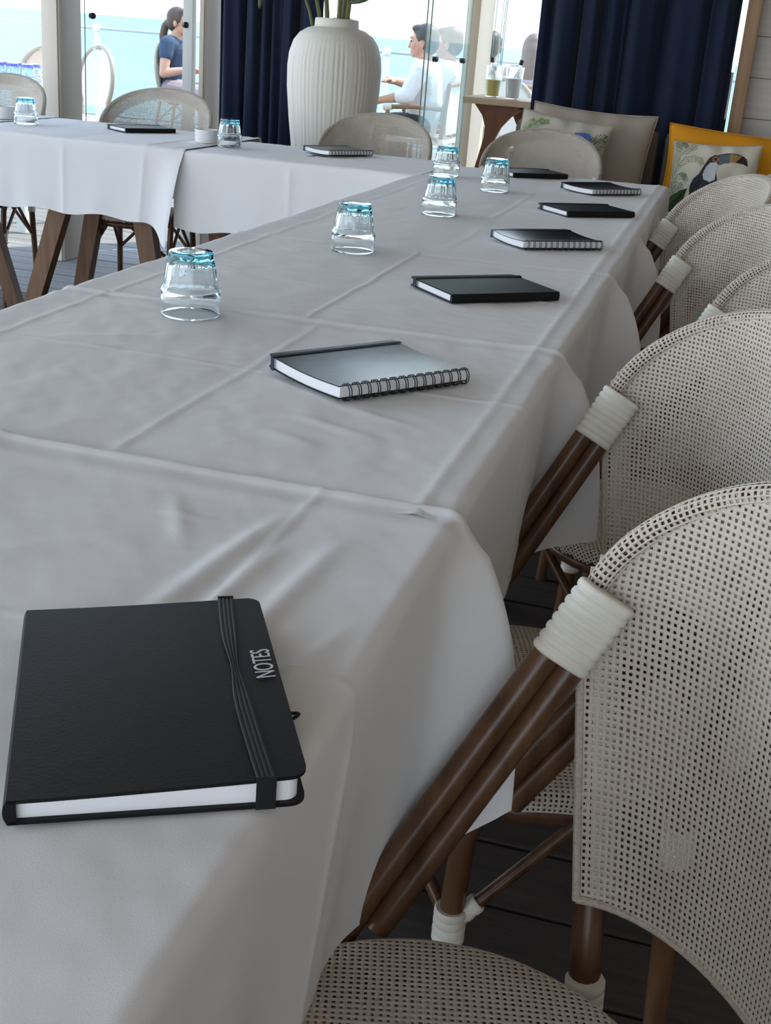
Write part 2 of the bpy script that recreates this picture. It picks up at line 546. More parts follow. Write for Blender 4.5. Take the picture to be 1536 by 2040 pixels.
# ------------------------------------------------------------------ tables and cloths
ZT = 0.748
def table(name, label, cx, cy, w, d, legs, group, rz=0):
    t = empty(name, label, 'table', (cx, cy, 0), rz, group)
    MB().box((0, 0, ZT - 0.016), (w, d, 0.030), bev=0.004).build('tabletop', M['wood_table'], t)
    for (x0, y0, x1, y1) in legs:
        top, bot = Vector((x0, y0, ZT - 0.031)), Vector((x1, y1, 0))
        b = MB()
        hw0, hw1, th = 0.036, 0.026, 0.022
        V = []
        for c, h in ((bot, hw1), (top, hw0)):
            V += [c + Vector((-h, -th, 0)), c + Vector((h, -th, 0)), c + Vector((h, th, 0)), c + Vector((-h, th, 0))]
        b.add(V, [(3, 2, 1, 0), (4, 5, 6, 7), (0, 1, 5, 4), (1, 2, 6, 5), (2, 3, 7, 6), (3, 0, 4, 7)])
        b.build('leg', M['wood_table'], t, False)
    return t

def sinnoise(c, r, seed, amp, wl0, wl1, n=14, aniso=None):
    g = np.random.default_rng(seed)
    h = np.zeros_like(c)
    for _ in range(n):
        th = g.uniform(0, pi) if aniso is None else g.normal(aniso, 0.35)
        wl = g.uniform(wl0, wl1)
        ph = g.uniform(0, 2 * pi)
        h += np.sin(2 * pi * (c * cos(th) + r * sin(th)) / wl + ph + 0.8 * np.sin(2 * pi * (c * sin(th) - r * cos(th)) / (2.3 * wl)))
    return amp * h / sqrt(n)

def cloth(label, c0, c1, r0, r1, L=0.235, LL=0.2, creases_c=(), creases_r=(), flare=0.08, seed=0, wrinkles=(), tf=None, flut=1.0, step=0.0045, ridge=0.0035, lower=0.0, group='white tablecloths', slant=0.10, tuck=0.0, lift=0.04):
    Rr = 0.012
    arc = Rr * pi / 2
    w = (c1 - c0) - 2 * Rr
    tot = LL + arc + w + arc + L
    ns = int(tot / step)
    s = np.linspace(0, tot, ns)
    nr = int((r1 - r0 + 0.03) / step)
    r = np.linspace(r0 - 0.03, r1, nr)
    Sg, Rg = np.meshgrid(s, r, indexing='ij')
    a1 = LL
    a2 = LL + arc
    a3 = a2 + w
    a4 = a3 + arc
    cc = np.where(Sg < a1, c0, np.where(Sg < a2, c0 + Rr - Rr * np.cos((Sg - a1) / Rr), np.where(Sg < a3, c0 + Rr + Sg - a2, np.where(Sg < a4, c1 - Rr + Rr * np.sin((Sg - a3) / Rr), c1))))
    zz = np.where(Sg < a1, -Rr - (a1 - Sg), np.where(Sg < a2, -Rr + Rr * np.sin((Sg - a1) / Rr), np.where(Sg < a3, 0.0, np.where(Sg < a4, -Rr + Rr * np.cos((Sg - a3) / Rr), -Rr - (Sg - a4)))))
    dl = np.clip(a2 - Sg, 0, None) / (LL + arc)
    dr = np.clip(Sg - a3, 0, None) / (L + arc)
    top = 1 - np.clip((dl + dr) * 9, 0, 1)
    # pressed folds and soft wrinkles on the top
    h = sinnoise(cc, Rg, seed + 1, 0.00045, 0.05, 0.22) + sinnoise(cc, Rg, seed + 2, 0.00022, 0.02, 0.06, 10)
    for k, x in enumerate(creases_c):
        h += 0.0022 * np.exp(-np.abs(cc - x) / 0.004) + (0.0026 if k % 2 else -0.0022) * np.exp(-np.abs(cc - x) / 0.05)
    for k, x in enumerate(creases_r):
        h += 0.0026 * np.exp(-np.abs(Rg - x) / 0.004) + (0.0030 if k % 2 else -0.0030) * np.exp(-np.abs(Rg - x) / 0.05)
    for (ca, ra, cb, rb, amp, wd) in wrinkles:
        vx, vy = cb - ca, rb - ra
        ll = vx * vx + vy * vy
        t = np.clip(((cc - ca) * vx + (Rg - ra) * vy) / ll, 0, 1)
        dd = np.hypot(cc - ca - t * vx, Rg - ra - t * vy)
        h += 1.5 * amp * np.exp(-(dd / wd) ** 2) * np.sin(pi * np.clip(t, 0.02, 0.98)) ** 0.5
    e_ = r1 - Rg
    h += ridge * np.exp(-((e_ - 0.010) / 0.007) ** 2) + 0.45 * ridge * np.exp(-((e_ - 0.05) / 0.014) ** 2)
    h -= 0.0022 * np.clip(1 - (Rg - r0) / 0.035, 0, 1)
    z = 0.7515 - lower + zz + h * (0.25 + 0.75 * top)
    # drape
    g = np.random.default_rng(seed + 5)
    p1, p2 = g.uniform(0, 6, 2)
    fl_ = 0.5 + 0.5 * np.sin(2 * pi * Rg / 0.19 + p1 + 0.9 * np.sin(2 * pi * Rg / 0.41 + p2))
    o_r = 0.003 + flut * 0.013 * dr ** 1.3 * fl_ - tuck * dr * (1 - np.exp(-(e_ / 0.13) ** 2)) + flare * np.tanh(2.0 * dr) * np.exp(-(e_ / 0.052) ** 2)
    o_l = 0.003 + flut * 0.018 * dl ** 1.3 * (1 - fl_)
    for k, x in enumerate(creases_r):
        o_r += 0.004 * np.exp(-np.abs(Rg - x) / 0.010) * np.clip(dr * 5, 0, 1)
    o_r += 0.0012 * flut * dr * np.sin(2 * pi * Rg / 0.085 + p2)
    cc = cc + o_r * (dr > 0) * np.clip(dr * 6, 0, 1) - o_l * (dl > 0) * np.clip(dl * 6, 0, 1)
    z = z + lift * dr * np.exp(-(e_ / 0.07) ** 2) * (flare > 0) + 0.006 * dr * np.sin(2 * pi * Rg / 0.23 + p1)
    R2 = Rg - slant * dr * np.exp(-e_ / 0.16) * (flare > 0) - 0.02 * dl * np.exp(-e_ / 0.2)
    P = np.stack([cc, R2, z], -1)
    if tf is not None:
        P = np.stack(tf(P[..., 0], P[..., 1], P[..., 2]), -1)
    me = grid_mesh('tablecloth', P[:, ::1], M['cloth'])
    o = link('tablecloth', me)
    return tag(o, label, 'tablecloth', group)

XL, XR = -0.920, -0.173
rows = [0.33, 0.975, 1.62, 2.29, 2.89, 3.50, 4.10]
tl_lab = ['walnut dining table under the nearest cloth, bearing the notebook lettered in silver',
          'walnut dining table under the second cloth from the front',
          'walnut dining table under the third cloth from the front',
          'walnut dining table under the fourth cloth from the front',
          'walnut dining table under the fifth cloth from the front',
          'walnut dining table at the far corner of the long row']
c_lab = ['white tablecloth under the nearest black notebook with rippled front',
         'white tablecloth under the nearest blue tumbler and the nearest spiral notebook',
         'white tablecloth third from the front, under a black hardcover notebook',
         'white tablecloth fourth from the front, under a spiral notebook',
         'white tablecloth fifth from the front, under a small black notebook',
         'white tablecloth on the corner table beside the cushioned bench']
wr1 = [(-0.335, 0.69, -0.31, 0.90, 0.0028, 0.010), (-0.30, 0.70, -0.29, 0.84, 0.0022, 0.008), (-0.262, 0.64, -0.25, 0.86, 0.0024, 0.010), (-0.36, 0.80, -0.41, 0.90, 0.0012, 0.008),
       (-0.41, 0.86, -0.36, 0.86, 0.0010, 0.006), (-0.22, 0.62, -0.20, 0.72, 0.002, 0.008), (-0.50, 0.72, -0.40, 0.80, 0.0008, 0.01)]
wr2 = [(-0.40, 1.17, -0.30, 1.13, 0.0014, 0.010), (-0.42, 1.11, -0.34, 1.08, 0.0012, 0.010), (-0.37, 1.23, -0.28, 1.19, 0.0012, 0.009), (-0.80, 1.34, -0.64, 1.42, 0.001, 0.01), (-0.78, 1.30, -0.66, 1.36, 0.0009, 0.008)]
for i in range(6):
    y0, y1 = rows[i], rows[i + 1]
    cy, dd = (y0 + y1) / 2, y1 - y0 - 0.006
    hx_, hy_ = 0.28, dd / 2 - 0.07
    lg = [(-hx_, -hy_, -hx_ - 0.05, -hy_ + 0.02), (hx_ - 0.12, -hy_, hx_ - 0.09, -hy_ + 0.02), (-hx_, hy_, -hx_ - 0.05, hy_ - 0.02), (hx_ - 0.12, hy_, hx_ - 0.09, hy_ - 0.02)]
    table('dining_table', tl_lab[i], (XL + XR) / 2, cy, XR - XL - 0.006, dd, lg, 'walnut tables in the long row')
    mid = {0: -0.30, 1: -0.513, 2: -0.545, 3: -0.51, 4: -0.52, 5: -0.53}[i]
    cc_ = [mid, -0.21, -0.85] if i else [mid, -0.62]
    last = i == 5
    cloth(c_lab[i], XL, XR, y0, y1, creases_c=cc_, creases_r=[(y0 + y1) / 2 + (0.03 if i == 1 else 0)], seed=10 * i, flare=(0.080 if i < 4 else 0.03) if not last else 0.0,
          wrinkles=wr1 if i == 0 else (wr2 if i == 1 else ()), lower=0.0, step=0.0042 if i < 3 else 0.007, ridge=0.0045 if i < 2 else (0.003 if not last else 0.0),
          L=0.300 if i == 0 else 0.245, tuck=0.036 if i == 0 else 0.022, lift=0.09 if i == 0 else 0.04, flut=0.6)

# far cross row (runs along X); drape faces the camera
def tf_far(c, r, z):     # c -> -Y, r -> +X
    return (r, -c, z)
FY = 3.685
table('dining_table', 'walnut table in the cross row beside the corner, with its legs hidden by the cloth', -1.29, 3.95, 0.74, 0.52, [(-0.28, 0.16, -0.30, 0.18), (0.28, 0.16, 0.30, 0.18), (-0.2, -0.1, -0.22, -0.1), (0.2, -0.1, 0.22, -0.1)], 'walnut tables in the cross row')
table('dining_table', 'walnut table in the cross row with splayed legs in view below the cloth', -2.085, 4.02, 0.82, 0.66,
      [(0.01, -0.27, -0.23, -0.27), (0.20, -0.25, 0.33, -0.25), (-0.13, 0.20, -0.28, 0.22), (0.28, 0.26, 0.30, 0.28)], 'walnut tables in the cross row')
table('dining_table', 'walnut table at the left end of the cross row', -2.905, 4.04, 0.80, 0.66,
      [(0.12, 0.10, 0.34, 0.12), (-0.3, -0.2, -0.34, -0.22), (-0.3, 0.2, -0.34, 0.22), (0.3, -0.22, 0.31, -0.24)], 'walnut tables in the cross row')
cloth('white tablecloth on the cross row between the draped corner and the long row', -4.21, -FY, -1.67, -0.895, L=0.235, lower=0.001, creases_c=[-3.95], creases_r=[-1.31], flare=0.0, seed=71, tf=tf_far, flut=0.25, step=0.006, ridge=0.0, group='white tablecloths on the cross row')
cloth('white tablecloth on the cross row with a hanging corner above the splayed legs', -4.36, -FY + 0.004, -2.51, -1.665, L=0.225, creases_c=[-4.0], creases_r=[-2.09, -1.80], flare=0.05, seed=72, tf=tf_far, flut=0.35, step=0.006, ridge=0.003, group='white tablecloths on the cross row', slant=0.04, lift=-0.07)
cloth('white tablecloth at the far left end of the cross row', -4.38, -FY, -3.32, -2.505, L=0.225, creases_c=[-4.0], creases_r=[-2.9], flare=0.0, seed=73, tf=tf_far, flut=0.5, step=0.007, ridge=0.003, group='white tablecloths on the cross row')

# ------------------------------------------------------------------ notebooks
def rounded(w, h, r, n=5, x0=0.0):
    """rounded on the fore-edge side only (x = w)"""
    P = [(x0, 0)]
    for k in range(n + 1):
        a = -pi / 2 + k * pi / 2 / n
        P.append((w - r + r * cos(a), r + r * sin(a)))
    for k in range(n + 1):
        a = k * pi / 2 / n
        P.append((w - r + r * cos(a), h - r + r * sin(a)))
    P.append((x0, h))
    return P

TOPZ = 0.7525
def tilt_top(me, w, rise):
    for v in me.vertices:
        v.co.z += rise * max(0, v.co.x / w)

def hardcover(label, loc, ang, w=0.146, h=0.205, t=0.016, rise=0.0, detail=False, elastic='black_elastic'):
    nb = empty('notebook', label, 'notebook', (loc[0], loc[1], TOPZ), ang, 'hardcover notebooks on the tables')
    b = MB().prism(rounded(w, h, 0.009), 0, 0.0022)
    b.build('back_cover', M['leather'], nb, True, 30)
    me = MB().prism(rounded(w, h, 0.009), t - 0.0022, t).mesh('front_cover', M['leather'], True, 30)
    # soft crown of the cover: subdivide by grid
    P = np.zeros((25, 25, 3))
    poly = rounded(w, h, 0.009)
    fc = bmesh.new()
    fc.from_mesh(me)
    bmesh.ops.triangulate(fc, faces=fc.faces[:])
    bmesh.ops.subdivide_edges(fc, edges=[e for e in fc.edges if e.calc_length() > 0.02], cuts=6, use_grid_fill=True)
    for v in fc.verts:
        u = v.co.x / w
        v.co.z += rise * u ** 1.5 + 0.0010 * sin(pi * min(max(u, 0), 1)) * sin(pi * min(max(v.co.y / h, 0), 1))
    fc.to_mesh(me)
    fc.free()
    me.shade_smooth()
    me.set_sharp_from_angle(angle=radians(30))
    link('front_cover', me, nb)
    sp = MB()
    n = 8
    prof = [(-0.0022 * sin(pi * k / n) - 0.0006, t * k / n) for k in range(n + 1)]
    V = [(x, 0.0, z) for x, z in prof] + [(x, h, z) for x, z in prof] + [(0.004, 0, t), (0.004, h, t), (0.004, 0, 0), (0.004, h, 0)]
    F = [(k, k + 1, n + 2 + k, n + 1 + k) for k in range(n)]
    m0 = 2 * (n + 1)
    F += [(n, m0, m0 + 1, 2 * n + 1), (0, n + 1, m0 + 3, m0 + 2)]
    F += [tuple(range(0, n + 1)) + (m0, m0 + 2), tuple(range(2 * n + 1, n, -1)) + (m0 + 3, m0 + 1)]
    sp.add(V, F).build('spine', M['leather'], nb, True, 50)
    pg = MB().prism([(x, y_ + 0.003) for x, y_ in rounded(w - 0.004, h - 0.006, 0.007, x0=0.002)], 0.0022, t - 0.0022)
    pm = pg.mesh('page_block', M['page'], False)
    for v in pm.vertices:
        if v.co.z > t / 2:
            v.co.z += rise * max(0, v.co.x / w) ** 1.5
    link('page_block', pm, nb)
    # elastic strap round the fore-edge side; slightly twisted on the cover
    xe = w - 0.022
    eb = MB()
    zt = t + rise * (xe / w) ** 1.5 + 0.0014
    N = 24
    for q in range(4):
        V = []
        for k in range(N + 1):
            f = k / N
            xx = xe - 0.004 * sin(pi * f) if detail else xe
            wd = 0.0026 * (1 - 0.55 * math.exp(-((f - 0.55) / 0.12) ** 2)) if detail else 0.0026
            yy = -0.0012 + f * (h + 0.0024)
            crown = 0.0010 * sin(pi * xe / w) * sin(pi * f)
            for (dx, dz) in ((-wd / 2, 0), (-wd / 4, 0.0005), (wd / 4, 0.0005), (wd / 2, 0)):
                V.append((xx + (q - 1.5) * wd + dx, yy, zt + crown + dz - 0.0003))
        F = [(4 * k + j, 4 * k + j + 1, 4 * k + j + 5, 4 * k + j + 4) for k in range(N) for j in range(3)]
        eb.add(V, F)
    for yy in (-0.0012, h + 0.0012):
        eb.box((xe, yy, (zt) / 2 + 0.0005), (0.0104, 0.0008, zt + 0.0002))
    eb.build('elastic_strap', M[elastic], nb, True, 40)
    if detail:
        lp = MB()
        pts = [(w - 0.002 + 0.008 * sin(pi * k / 10), 0.066 + 0.009 * k / 10, t - 0.004 + 0.002 * sin(pi * k / 10)) for k in range(11)]
        lp.tube(pts, 0.0011, 8).build('pen_loop', M['black_elastic'], nb)
        cu = bpy.data.curves.new('lettering', 'FONT')
        cu.body = 'NOTES'
        cu.size = 0.0135
        cu.align_x = 'CENTER'
        cu.align_y = 'CENTER'
        cu.extrude = 0.0001
        cu.space_character = 0.95
        to = bpy.data.objects.new('lettering', cu)
        COL.objects.link(to)
        bpy.context.view_layer.update()
        dg = bpy.context.evaluated_depsgraph_get()
        tm = bpy.data.meshes.new_from_object(to.evaluated_get(dg))
        bpy.data.objects.remove(to)
        for v in tm.vertices:
            x_, y_ = v.co.x * 0.86, v.co.y * 1.25
            v.co.x, v.co.y = -y_, x_
        tm.materials.clear()
        tm.materials.append(M['lettering'])
        lo = link('lettering', tm, nb)
        lo.location = (w + 0.001 - 0.0 - 0.0, 0, 0)
        lo.location = (w * 0.945, 0.119, t + rise * 0.92 + 0.0012)
        lo.rotation_euler = (0, -rise / w * 1.5, 0)
        lo['label'] = 'silver lettering NOTES along the fore-edge'
    return nb

def spiral(label, loc, ang, w=0.140, h=0.190, t=0.015, rings=14):
    nb = empty('spiral_notebook', label, 'notebook', (loc[0], loc[1], TOPZ + 0.0035), ang, 'spiral notebooks on the tables')
    def curl(me):
        for v in me.vertices:
            u = min(max(v.co.x / w, 0), 1)
            v.co.z += 0.0035 * (sin(pi * u) * -0.9) + 0.002 * u
    def plate(name, z0, z1, mat, inset=0.0):
        bm = bmesh.new()
        me = MB().prism([(x, y_ + inset) for x, y_ in rounded(w - inset, h - 2 * inset, 0.006, x0=0.004)], z0, z1).mesh(name, mat, False)
        bm.from_mesh(me)
        bmesh.ops.triangulate(bm, faces=bm.faces[:])
        bmesh.ops.subdivide_edges(bm, edges=[e for e in bm.edges if e.calc_length() > 0.02], cuts=6, use_grid_fill=True)
        bm.to_mesh(me)
        bm.free()
        curl(me)
        me.shade_smooth()
        me.set_sharp_from_angle(angle=radians(30))
        return link(name, me, nb)
    plate('back_cover', 0, 0.0014, M['leather'])
    plate('page_block', 0.0014, t - 0.0012, M['page'], 0.002)
    plate('front_cover', t - 0.0012, t, M['gloss_cover'])
    rm = MB()
    rz_, rx_ = t / 2 + 0.0022, 0.0085
    for dy in (-0.0016, 0.0016):
        pts = []
        for k in range(20):
            a = 2 * pi * k / 20
            pts.append((0.0015 + rx_ * cos(a), dy, t / 2 + rz_ * sin(a)))
        rm.tube(pts, 0.0007, 6, closed=True)
    rme = rm.mesh('spiral_ring', M['wire'])
    for k in range(rings):
        o = link('spiral_ring', rme, nb)
        o.location = (0, 0.009 + (h - 0.018) * k / (rings - 1), 0)
    eb = MB()
    xe = w - 0.012
    for k in range(2):
        pass
    N = 20
    V = []
    for k in range(N + 1):
        f = k / N
        u = xe / w
        zz_ = t + 0.0009 - 0.0035 * sin(pi * u) * 0.9 + 0.002 * u
        V += [(xe - 0.003, -0.001 + f * (h + 0.002), zz_ - 0.0002), (xe, -0.001 + f * (h + 0.002), zz_ + 0.0003), (xe + 0.003, -0.001 + f * (h + 0.002), zz_ + 0.0002)]
    F = [(3 * k + j, 3 * k + j + 1, 3 * k + j + 4, 3 * k + j + 3) for k in range(N) for j in range(2)]
    eb.add(V, F)
    for yy in (-0.0012, h + 0.0012):
        eb.box((xe, yy, t / 2 + 0.0003), (0.006, 0.0008, t + 0.0006))
    eb.build('elastic_strap', M['navy'], nb)
    return nb

def nb_place(front, dirdeg, h):
    """spine runs from the front corner along dirdeg; the book lies left of it"""
    d = radians(dirdeg)
    return (front[0] + h * cos(d), front[1] + h * sin(d)), radians(dirdeg + 90)

hardcover('large black hardcover notebook lettered NOTES lying nearest the front on white cloth', (-0.290, 0.443), radians(28.3), 0.150, 0.212, 0.0145, 0.0045, True)
for (front, dd, kind, lab) in [
    ((-0.369, 1.234), 53.9, 's', 'spiral notebook with curled glossy cover, nearest of the spiral ones'),
    ((-0.382, 1.845), 41.7, 'h', 'black hardcover notebook second from the front, between the two nearest spiral notebooks'),
    ((-0.372, 2.455), 39.0, 's', 'spiral notebook second from the front, with pale sheen at its left end'),
    ((-0.364, 3.059), 40.4, 'h', 'black hardcover notebook just in front of the farthest spiral notebook of the long row'),
    ((-0.364, 3.596), 48.4, 's', 'spiral notebook at the far right corner of the long row'),
    ((-0.645, 3.885), 40, 'h', 'black hardcover notebook behind the blue tumbler at the far corner'),
    ((-1.27, 3.941), 56.2, 's', 'spiral notebook on the cross row in front of the white vase'),
    ((-2.052, 4.041), 55.3, 'h', 'black hardcover notebook on the cross row in front of a mesh chair')]:
    hh = 0.191 if kind == 's' else 0.200
    loc, an = nb_place(front, dd, hh)
    if kind == 's':
        spiral(lab, loc, an, w=0.146, h=hh)
    else:
        hardcover(lab, loc, an, 0.145, hh, 0.0145, 0.0)

# ------------------------------------------------------------------ glasses and bowls
def tumbler_mesh(name, mat):
    """upside-down fluted tumbler: rim on the table, thick base on top"""
    H = 0.088
    def flute(g, z):
        if z < 0.037 or z > 0.0835:
            return 1.0
        q = min(1, (z - 0.037) / 0.006, (0.0835 - z) / 0.004 + 0.3)
        return 1 - 0.052 * q * (0.5 - 0.5 * cos(11 * g)) ** 0.7
    outer = [(0.0400, 0.0), (0.0408, 0.0008), (0.0410, 0.004), (0.0408, 0.018), (0.0404, 0.031), (0.0412, 0.0345), (0.0408, 0.0375), (0.0388, 0.0400), (0.0376, 0.044), (0.0368, 0.052), (0.0355, 0.062), (0.0338, 0.072), (0.0322, 0.079), (0.0313, 0.083), (0.0310, 0.0855), (0.0300, 0.0875), (0.0285, 0.088), (0.018, 0.0874), (0.004, 0.0872)]
    inner = [(0.003, 0.0755), (0.015, 0.0755), (0.0245, 0.0748), (0.0280, 0.0725), (0.0300, 0.067), (0.0322, 0.056), (0.0340, 0.046), (0.0352, 0.040), (0.0375, 0.034), (0.0386, 0.028), (0.0390, 0.018), (0.0392, 0.004), (0.0394, 0.0006)]
    n = 110
    V, F = [], []
    prof = [(r, z, True) for r, z in outer] + [(r, z, False) for r, z in inner]
    # order: outer rim -> top, then inner from top -> rim; two separate caps
    no = len(outer)
    for (r, z, out) in prof:
        for k in range(n):
            g = 2 * pi * k / n
            q = r * (flute(g, z) if out else (1 + (-0.026 * (0.5 - 0.5 * cos(11 * g)) if 0.042 < z < 0.07 else 0)))
            V.append((q * cos(g), q * sin(g), z))
    for i in range(len(prof) - 1):
        if i == no - 1:
            continue
        for k in range(n):
            F.append((i * n + k, i * n + (k + 1) % n, (i + 1) * n + (k + 1) % n, (i + 1) * n + k))
    F.append(tuple((no - 1) * n + k for k in range(n)))
    F.append(tuple(no * n + k for k in range(n - 1, -1, -1)))
    l = len(prof) - 1
    for k in range(n):
        F.append((l * n + k, l * n + (k + 1) % n, (k + 1) % n, k))
    b = MB().add(V, F)
    return b.mesh(name, mat, True, 50)
tm_ = tumbler_mesh('tumbler', M['aqua'])
for (x, y_, rz, lab) in [
    (-0.685, 1.542, 0.1, 'aqua fluted tumbler upside down, nearest one on the long row'),
    (-0.655, 2.211, 0.5, 'aqua fluted tumbler upside down, second from the front on the long row'),
    (-0.638, 2.842, 0.9, 'aqua fluted tumbler upside down, seeming stacked below the inner corner one'),
    (-0.826, 3.731, 0.3, 'aqua fluted tumbler upside down at the inner corner of the two table rows'),
    (-0.622, 3.454, 0.7, 'aqua fluted tumbler upside down beside the black notebook at the far corner'),
    (-1.609, 3.914, 0.2, 'aqua fluted tumbler upside down on the cross row in front of the left navy curtain'),
    (-2.404, 3.979, 0.6, 'aqua fluted tumbler upside down at the left end of the cross row')]:
    o = link('tumbler', tm_)
    o.location = (x, y_, 0.7522)
    o.rotation_euler = (0, 0, rz)
    tag(o, lab, 'glass', 'upturned aqua tumblers on the tables')
bo = MB().lathe([(0.030, 0), (0.036, 0.002), (0.0375, 0.008), (0.038, 0.040), (0.039, 0.0425), (0.038, 0.044), (0.036, 0.043), (0.0355, 0.010), (0.010, 0.006)], 32)
bme = bo.mesh('ramekin', M['ceramic'])
for (x, y_, lab) in [(-1.715, 3.965, 'small white ramekin beside the tumbler in front of the left curtain'), (-2.555, 4.08, 'small white ramekin at the left end of the cross row')]:
    o = link('ramekin', bme)
    o.location = (x, y_, 0.7525)
    tag(o, lab, 'bowl', 'white ramekins on the cross row')

# ------------------------------------------------------------------ woven armchairs
SEAT_R, SEAT_Z, SEAT_X = 0.192, 0.448, -0.050
ZJ, ZTOP, YJ, ZB = 0.722, 0.886, 0.267, 0.476
def back_pt(s, z):
    k = np.clip((z - ZB) / (ZJ - ZB), 0, 1)
    w = 0.203 + (YJ - 0.203) * k
    xs = 0.075 - 0.020 * k
    xm = 0.205 + 0.004 * k
    return xs + (xm - xs) * np.cos(s * pi / 2), w * np.sin(s * pi / 2), z
def arch_z(s):
    return ZJ + (ZTOP - ZJ) * np.clip(np.cos(s * pi / 2), 0, 1) ** 0.62
def bottom_z(s):
    return ZB - 0.012 * np.cos(s * pi / 2)

def holed(P, keep, mx, my, th, normal_sign=1, shift=0):
    """woven sheet: every kept cell becomes a frame round an open hole, with thickness"""
    n, m = P.shape[0] - 1, P.shape[1] - 1
    du = P[1:, :-1] - P[:-1, :-1]
    dv = P[:-1, 1:] - P[:-1, :-1]
    nn = np.cross(du, dv)
    nn /= np.linalg.norm(nn, axis=-1, keepdims=True) + 1e-12
    I, J = np.nonzero(keep)
    a, b, c, d = P[I, J], P[I + 1, J], P[I + 1, J + 1], P[I, J + 1]
    N_ = nn[I, J] * normal_sign
    def bil(u, v):
        u = u[:, None]
        v = v[:, None]
        return a * (1 - u) * (1 - v) + b * u * (1 - v) + c * u * v + d * (1 - u) * v
    k = len(I)
    jit = rng.uniform(-0.05, 0.05, (4, k))
    u0, u1 = mx + jit[0], 1 - mx + jit[1]
    v0, v1 = my + jit[2], 1 - my + jit[3]
    inn = [bil(u0, v0), bil(u1, v0), bil(u1, v1), bil(u0, v1)]
    out = [a, b, c, d]
    dip = th * 0.35
    V = np.stack(out + [p - N_ * dip for p in inn] + [p - N_ * th for p in out] + [p - N_ * (th - dip) for p in inn], 1)   # k,16,3
    base = (np.arange(k) * 16)[:, None]
    Q = []
    for i in range(4):
        j = (i + 1) % 4
        Q += [[i, j, 4 + j, 4 + i], [4 + i, 4 + j, 12 + j, 12 + i], [8 + j, 8 + i, 12 + i, 12 + j]]
    Q = np.array(Q)
    if normal_sign < 0:
        Q = Q[:, ::-1]
    F = (base[:, None, :] + Q[None]).reshape(-1, 4)
    return V.reshape(-1, 3), F

def arclen_s(n, s0=-1.0, s1=1.0):
    s = np.linspace(s0, s1, 2001)
    x, y_, _ = back_pt(s, np.full_like(s, 0.70))
    L = np.concatenate([[0], np.cumsum(np.hypot(np.diff(x), np.diff(y_)))])
    return np.interp(np.linspace(0, L[-1], n + 1), L, s), L[-1]

def back_sheet():
    _, L = arclen_s(10)
    nu = int(L / 0.0058)
    s, _ = arclen_s(nu)
    z = np.arange(ZB - 0.012, ZTOP + 0.006, 0.0056)
    Sg, Zg = np.meshgrid(s, z, indexing='ij')
    P = np.stack(back_pt(Sg, Zg), -1)
    sc = (Sg[:-1, :-1] + Sg[1:, 1:]) / 2
    zc = (Zg[:-1, :-1] + Zg[1:, 1:]) / 2
    keep = (zc < arch_z(sc) - 0.002) & (zc > bottom_z(sc))
    V, F = holed(P, keep, 0.285, 0.265, 0.0016, -1)
    me = np_mesh('backrest', V, F, M['weave'], False)
    # second layer: the sleeve folded round the frame, behind the front sheet
    lim = arch_z(np.clip(np.abs(sc) * 1.2, 0, 1)) - 0.045
    lim = np.where(np.abs(sc) > 0.90, -1, lim)
    keep2 = keep & (zc > lim)
    P2 = P.copy()
    P2[..., 0] += 0.013
    P2[..., 2] += 0.0028
    ang = np.arctan2(P[..., 1], 0.12)
    V2, F2 = holed(P2, keep2, 0.25, 0.22, 0.0016, -1)
    me2 = np_mesh('backrest_sleeve', V2, F2, M['weave'], False)
    return me, me2

def seat_sheet():
    """domed seat whose weave rolls down over the rim"""
    rc, ext = 0.013, 0.034
    st = 0.0060
    g = np.arange(-SEAT_R - ext, SEAT_R + ext + st, st)
    gx, gy = np.meshgrid(g, np.arange(-SEAT_R - ext, SEAT_R + ext + st, 0.0056), indexing='ij')
    rr = np.hypot(gx, gy) + 1e-9
    r1 = SEAT_R - rc
    th = np.clip((rr - r1) / rc, 0, pi / 2)
    over = np.clip(rr - r1 - rc * pi / 2, 0, None)
    rad = np.where(rr < r1, rr, r1 + rc * np.sin(th))
    z = SEAT_Z - 0.010 * (np.minimum(rr, r1) / SEAT_R) ** 4 - rc * (1 - np.cos(th)) - over
    P = np.stack([gx / rr * rad, gy / rr * rad, z], -1)
    rc_ = np.hypot((gx[:-1, :-1] + gx[1:, 1:]) / 2, (gy[:-1, :-1] + gy[1:, 1:]) / 2)
    V, F = holed(P, rc_ < r1 + rc * pi / 2 + 0.010, 0.29, 0.27, 0.0016, 1)
    return np_mesh('seat', V, F, M['weave'], False)

def wrap_sleeve(a, b, off, r, bands, half):
    """stadium-section binding of coiled cane between a and b"""
    a, b, off = Vector(a), Vector(b), Vector(off).normalized()
    t = (b - a).normalized()
    off = (off - t * off.dot(t)).normalized()
    side = t.cross(off)
    V, F = [], []
    n = 24
    st = []
    L = (b - a).length
    for k in range(bands):
        for (f, q) in ((0.03, 0.90), (0.2, 1.0), (0.5, 1.035), (0.8, 1.0), (0.97, 0.90)):
            st.append(((k + f) / bands, q))
    for (f, q) in st:
        c = a + (b - a) * f
        for k in range(n):
            g = 2 * pi * k / n
            V.append(c + off * (half * (1 if cos(g) > 0 else -1) * (1 if abs(cos(g)) > 1e-6 else 0) + r * q * cos(g)) + side * (r * q * sin(g)))
    for i in range(len(st) - 1):
        for k in range(n):
            F.append((i * n + k, i * n + (k + 1) % n, (i + 1) * n + (k + 1) % n, (i + 1) * n + k))
    F.append(tuple(range(n - 1, -1, -1)))
    F.append(tuple((len(st) - 1) * n + k for k in range(n)))
    return MB().add(V, F)

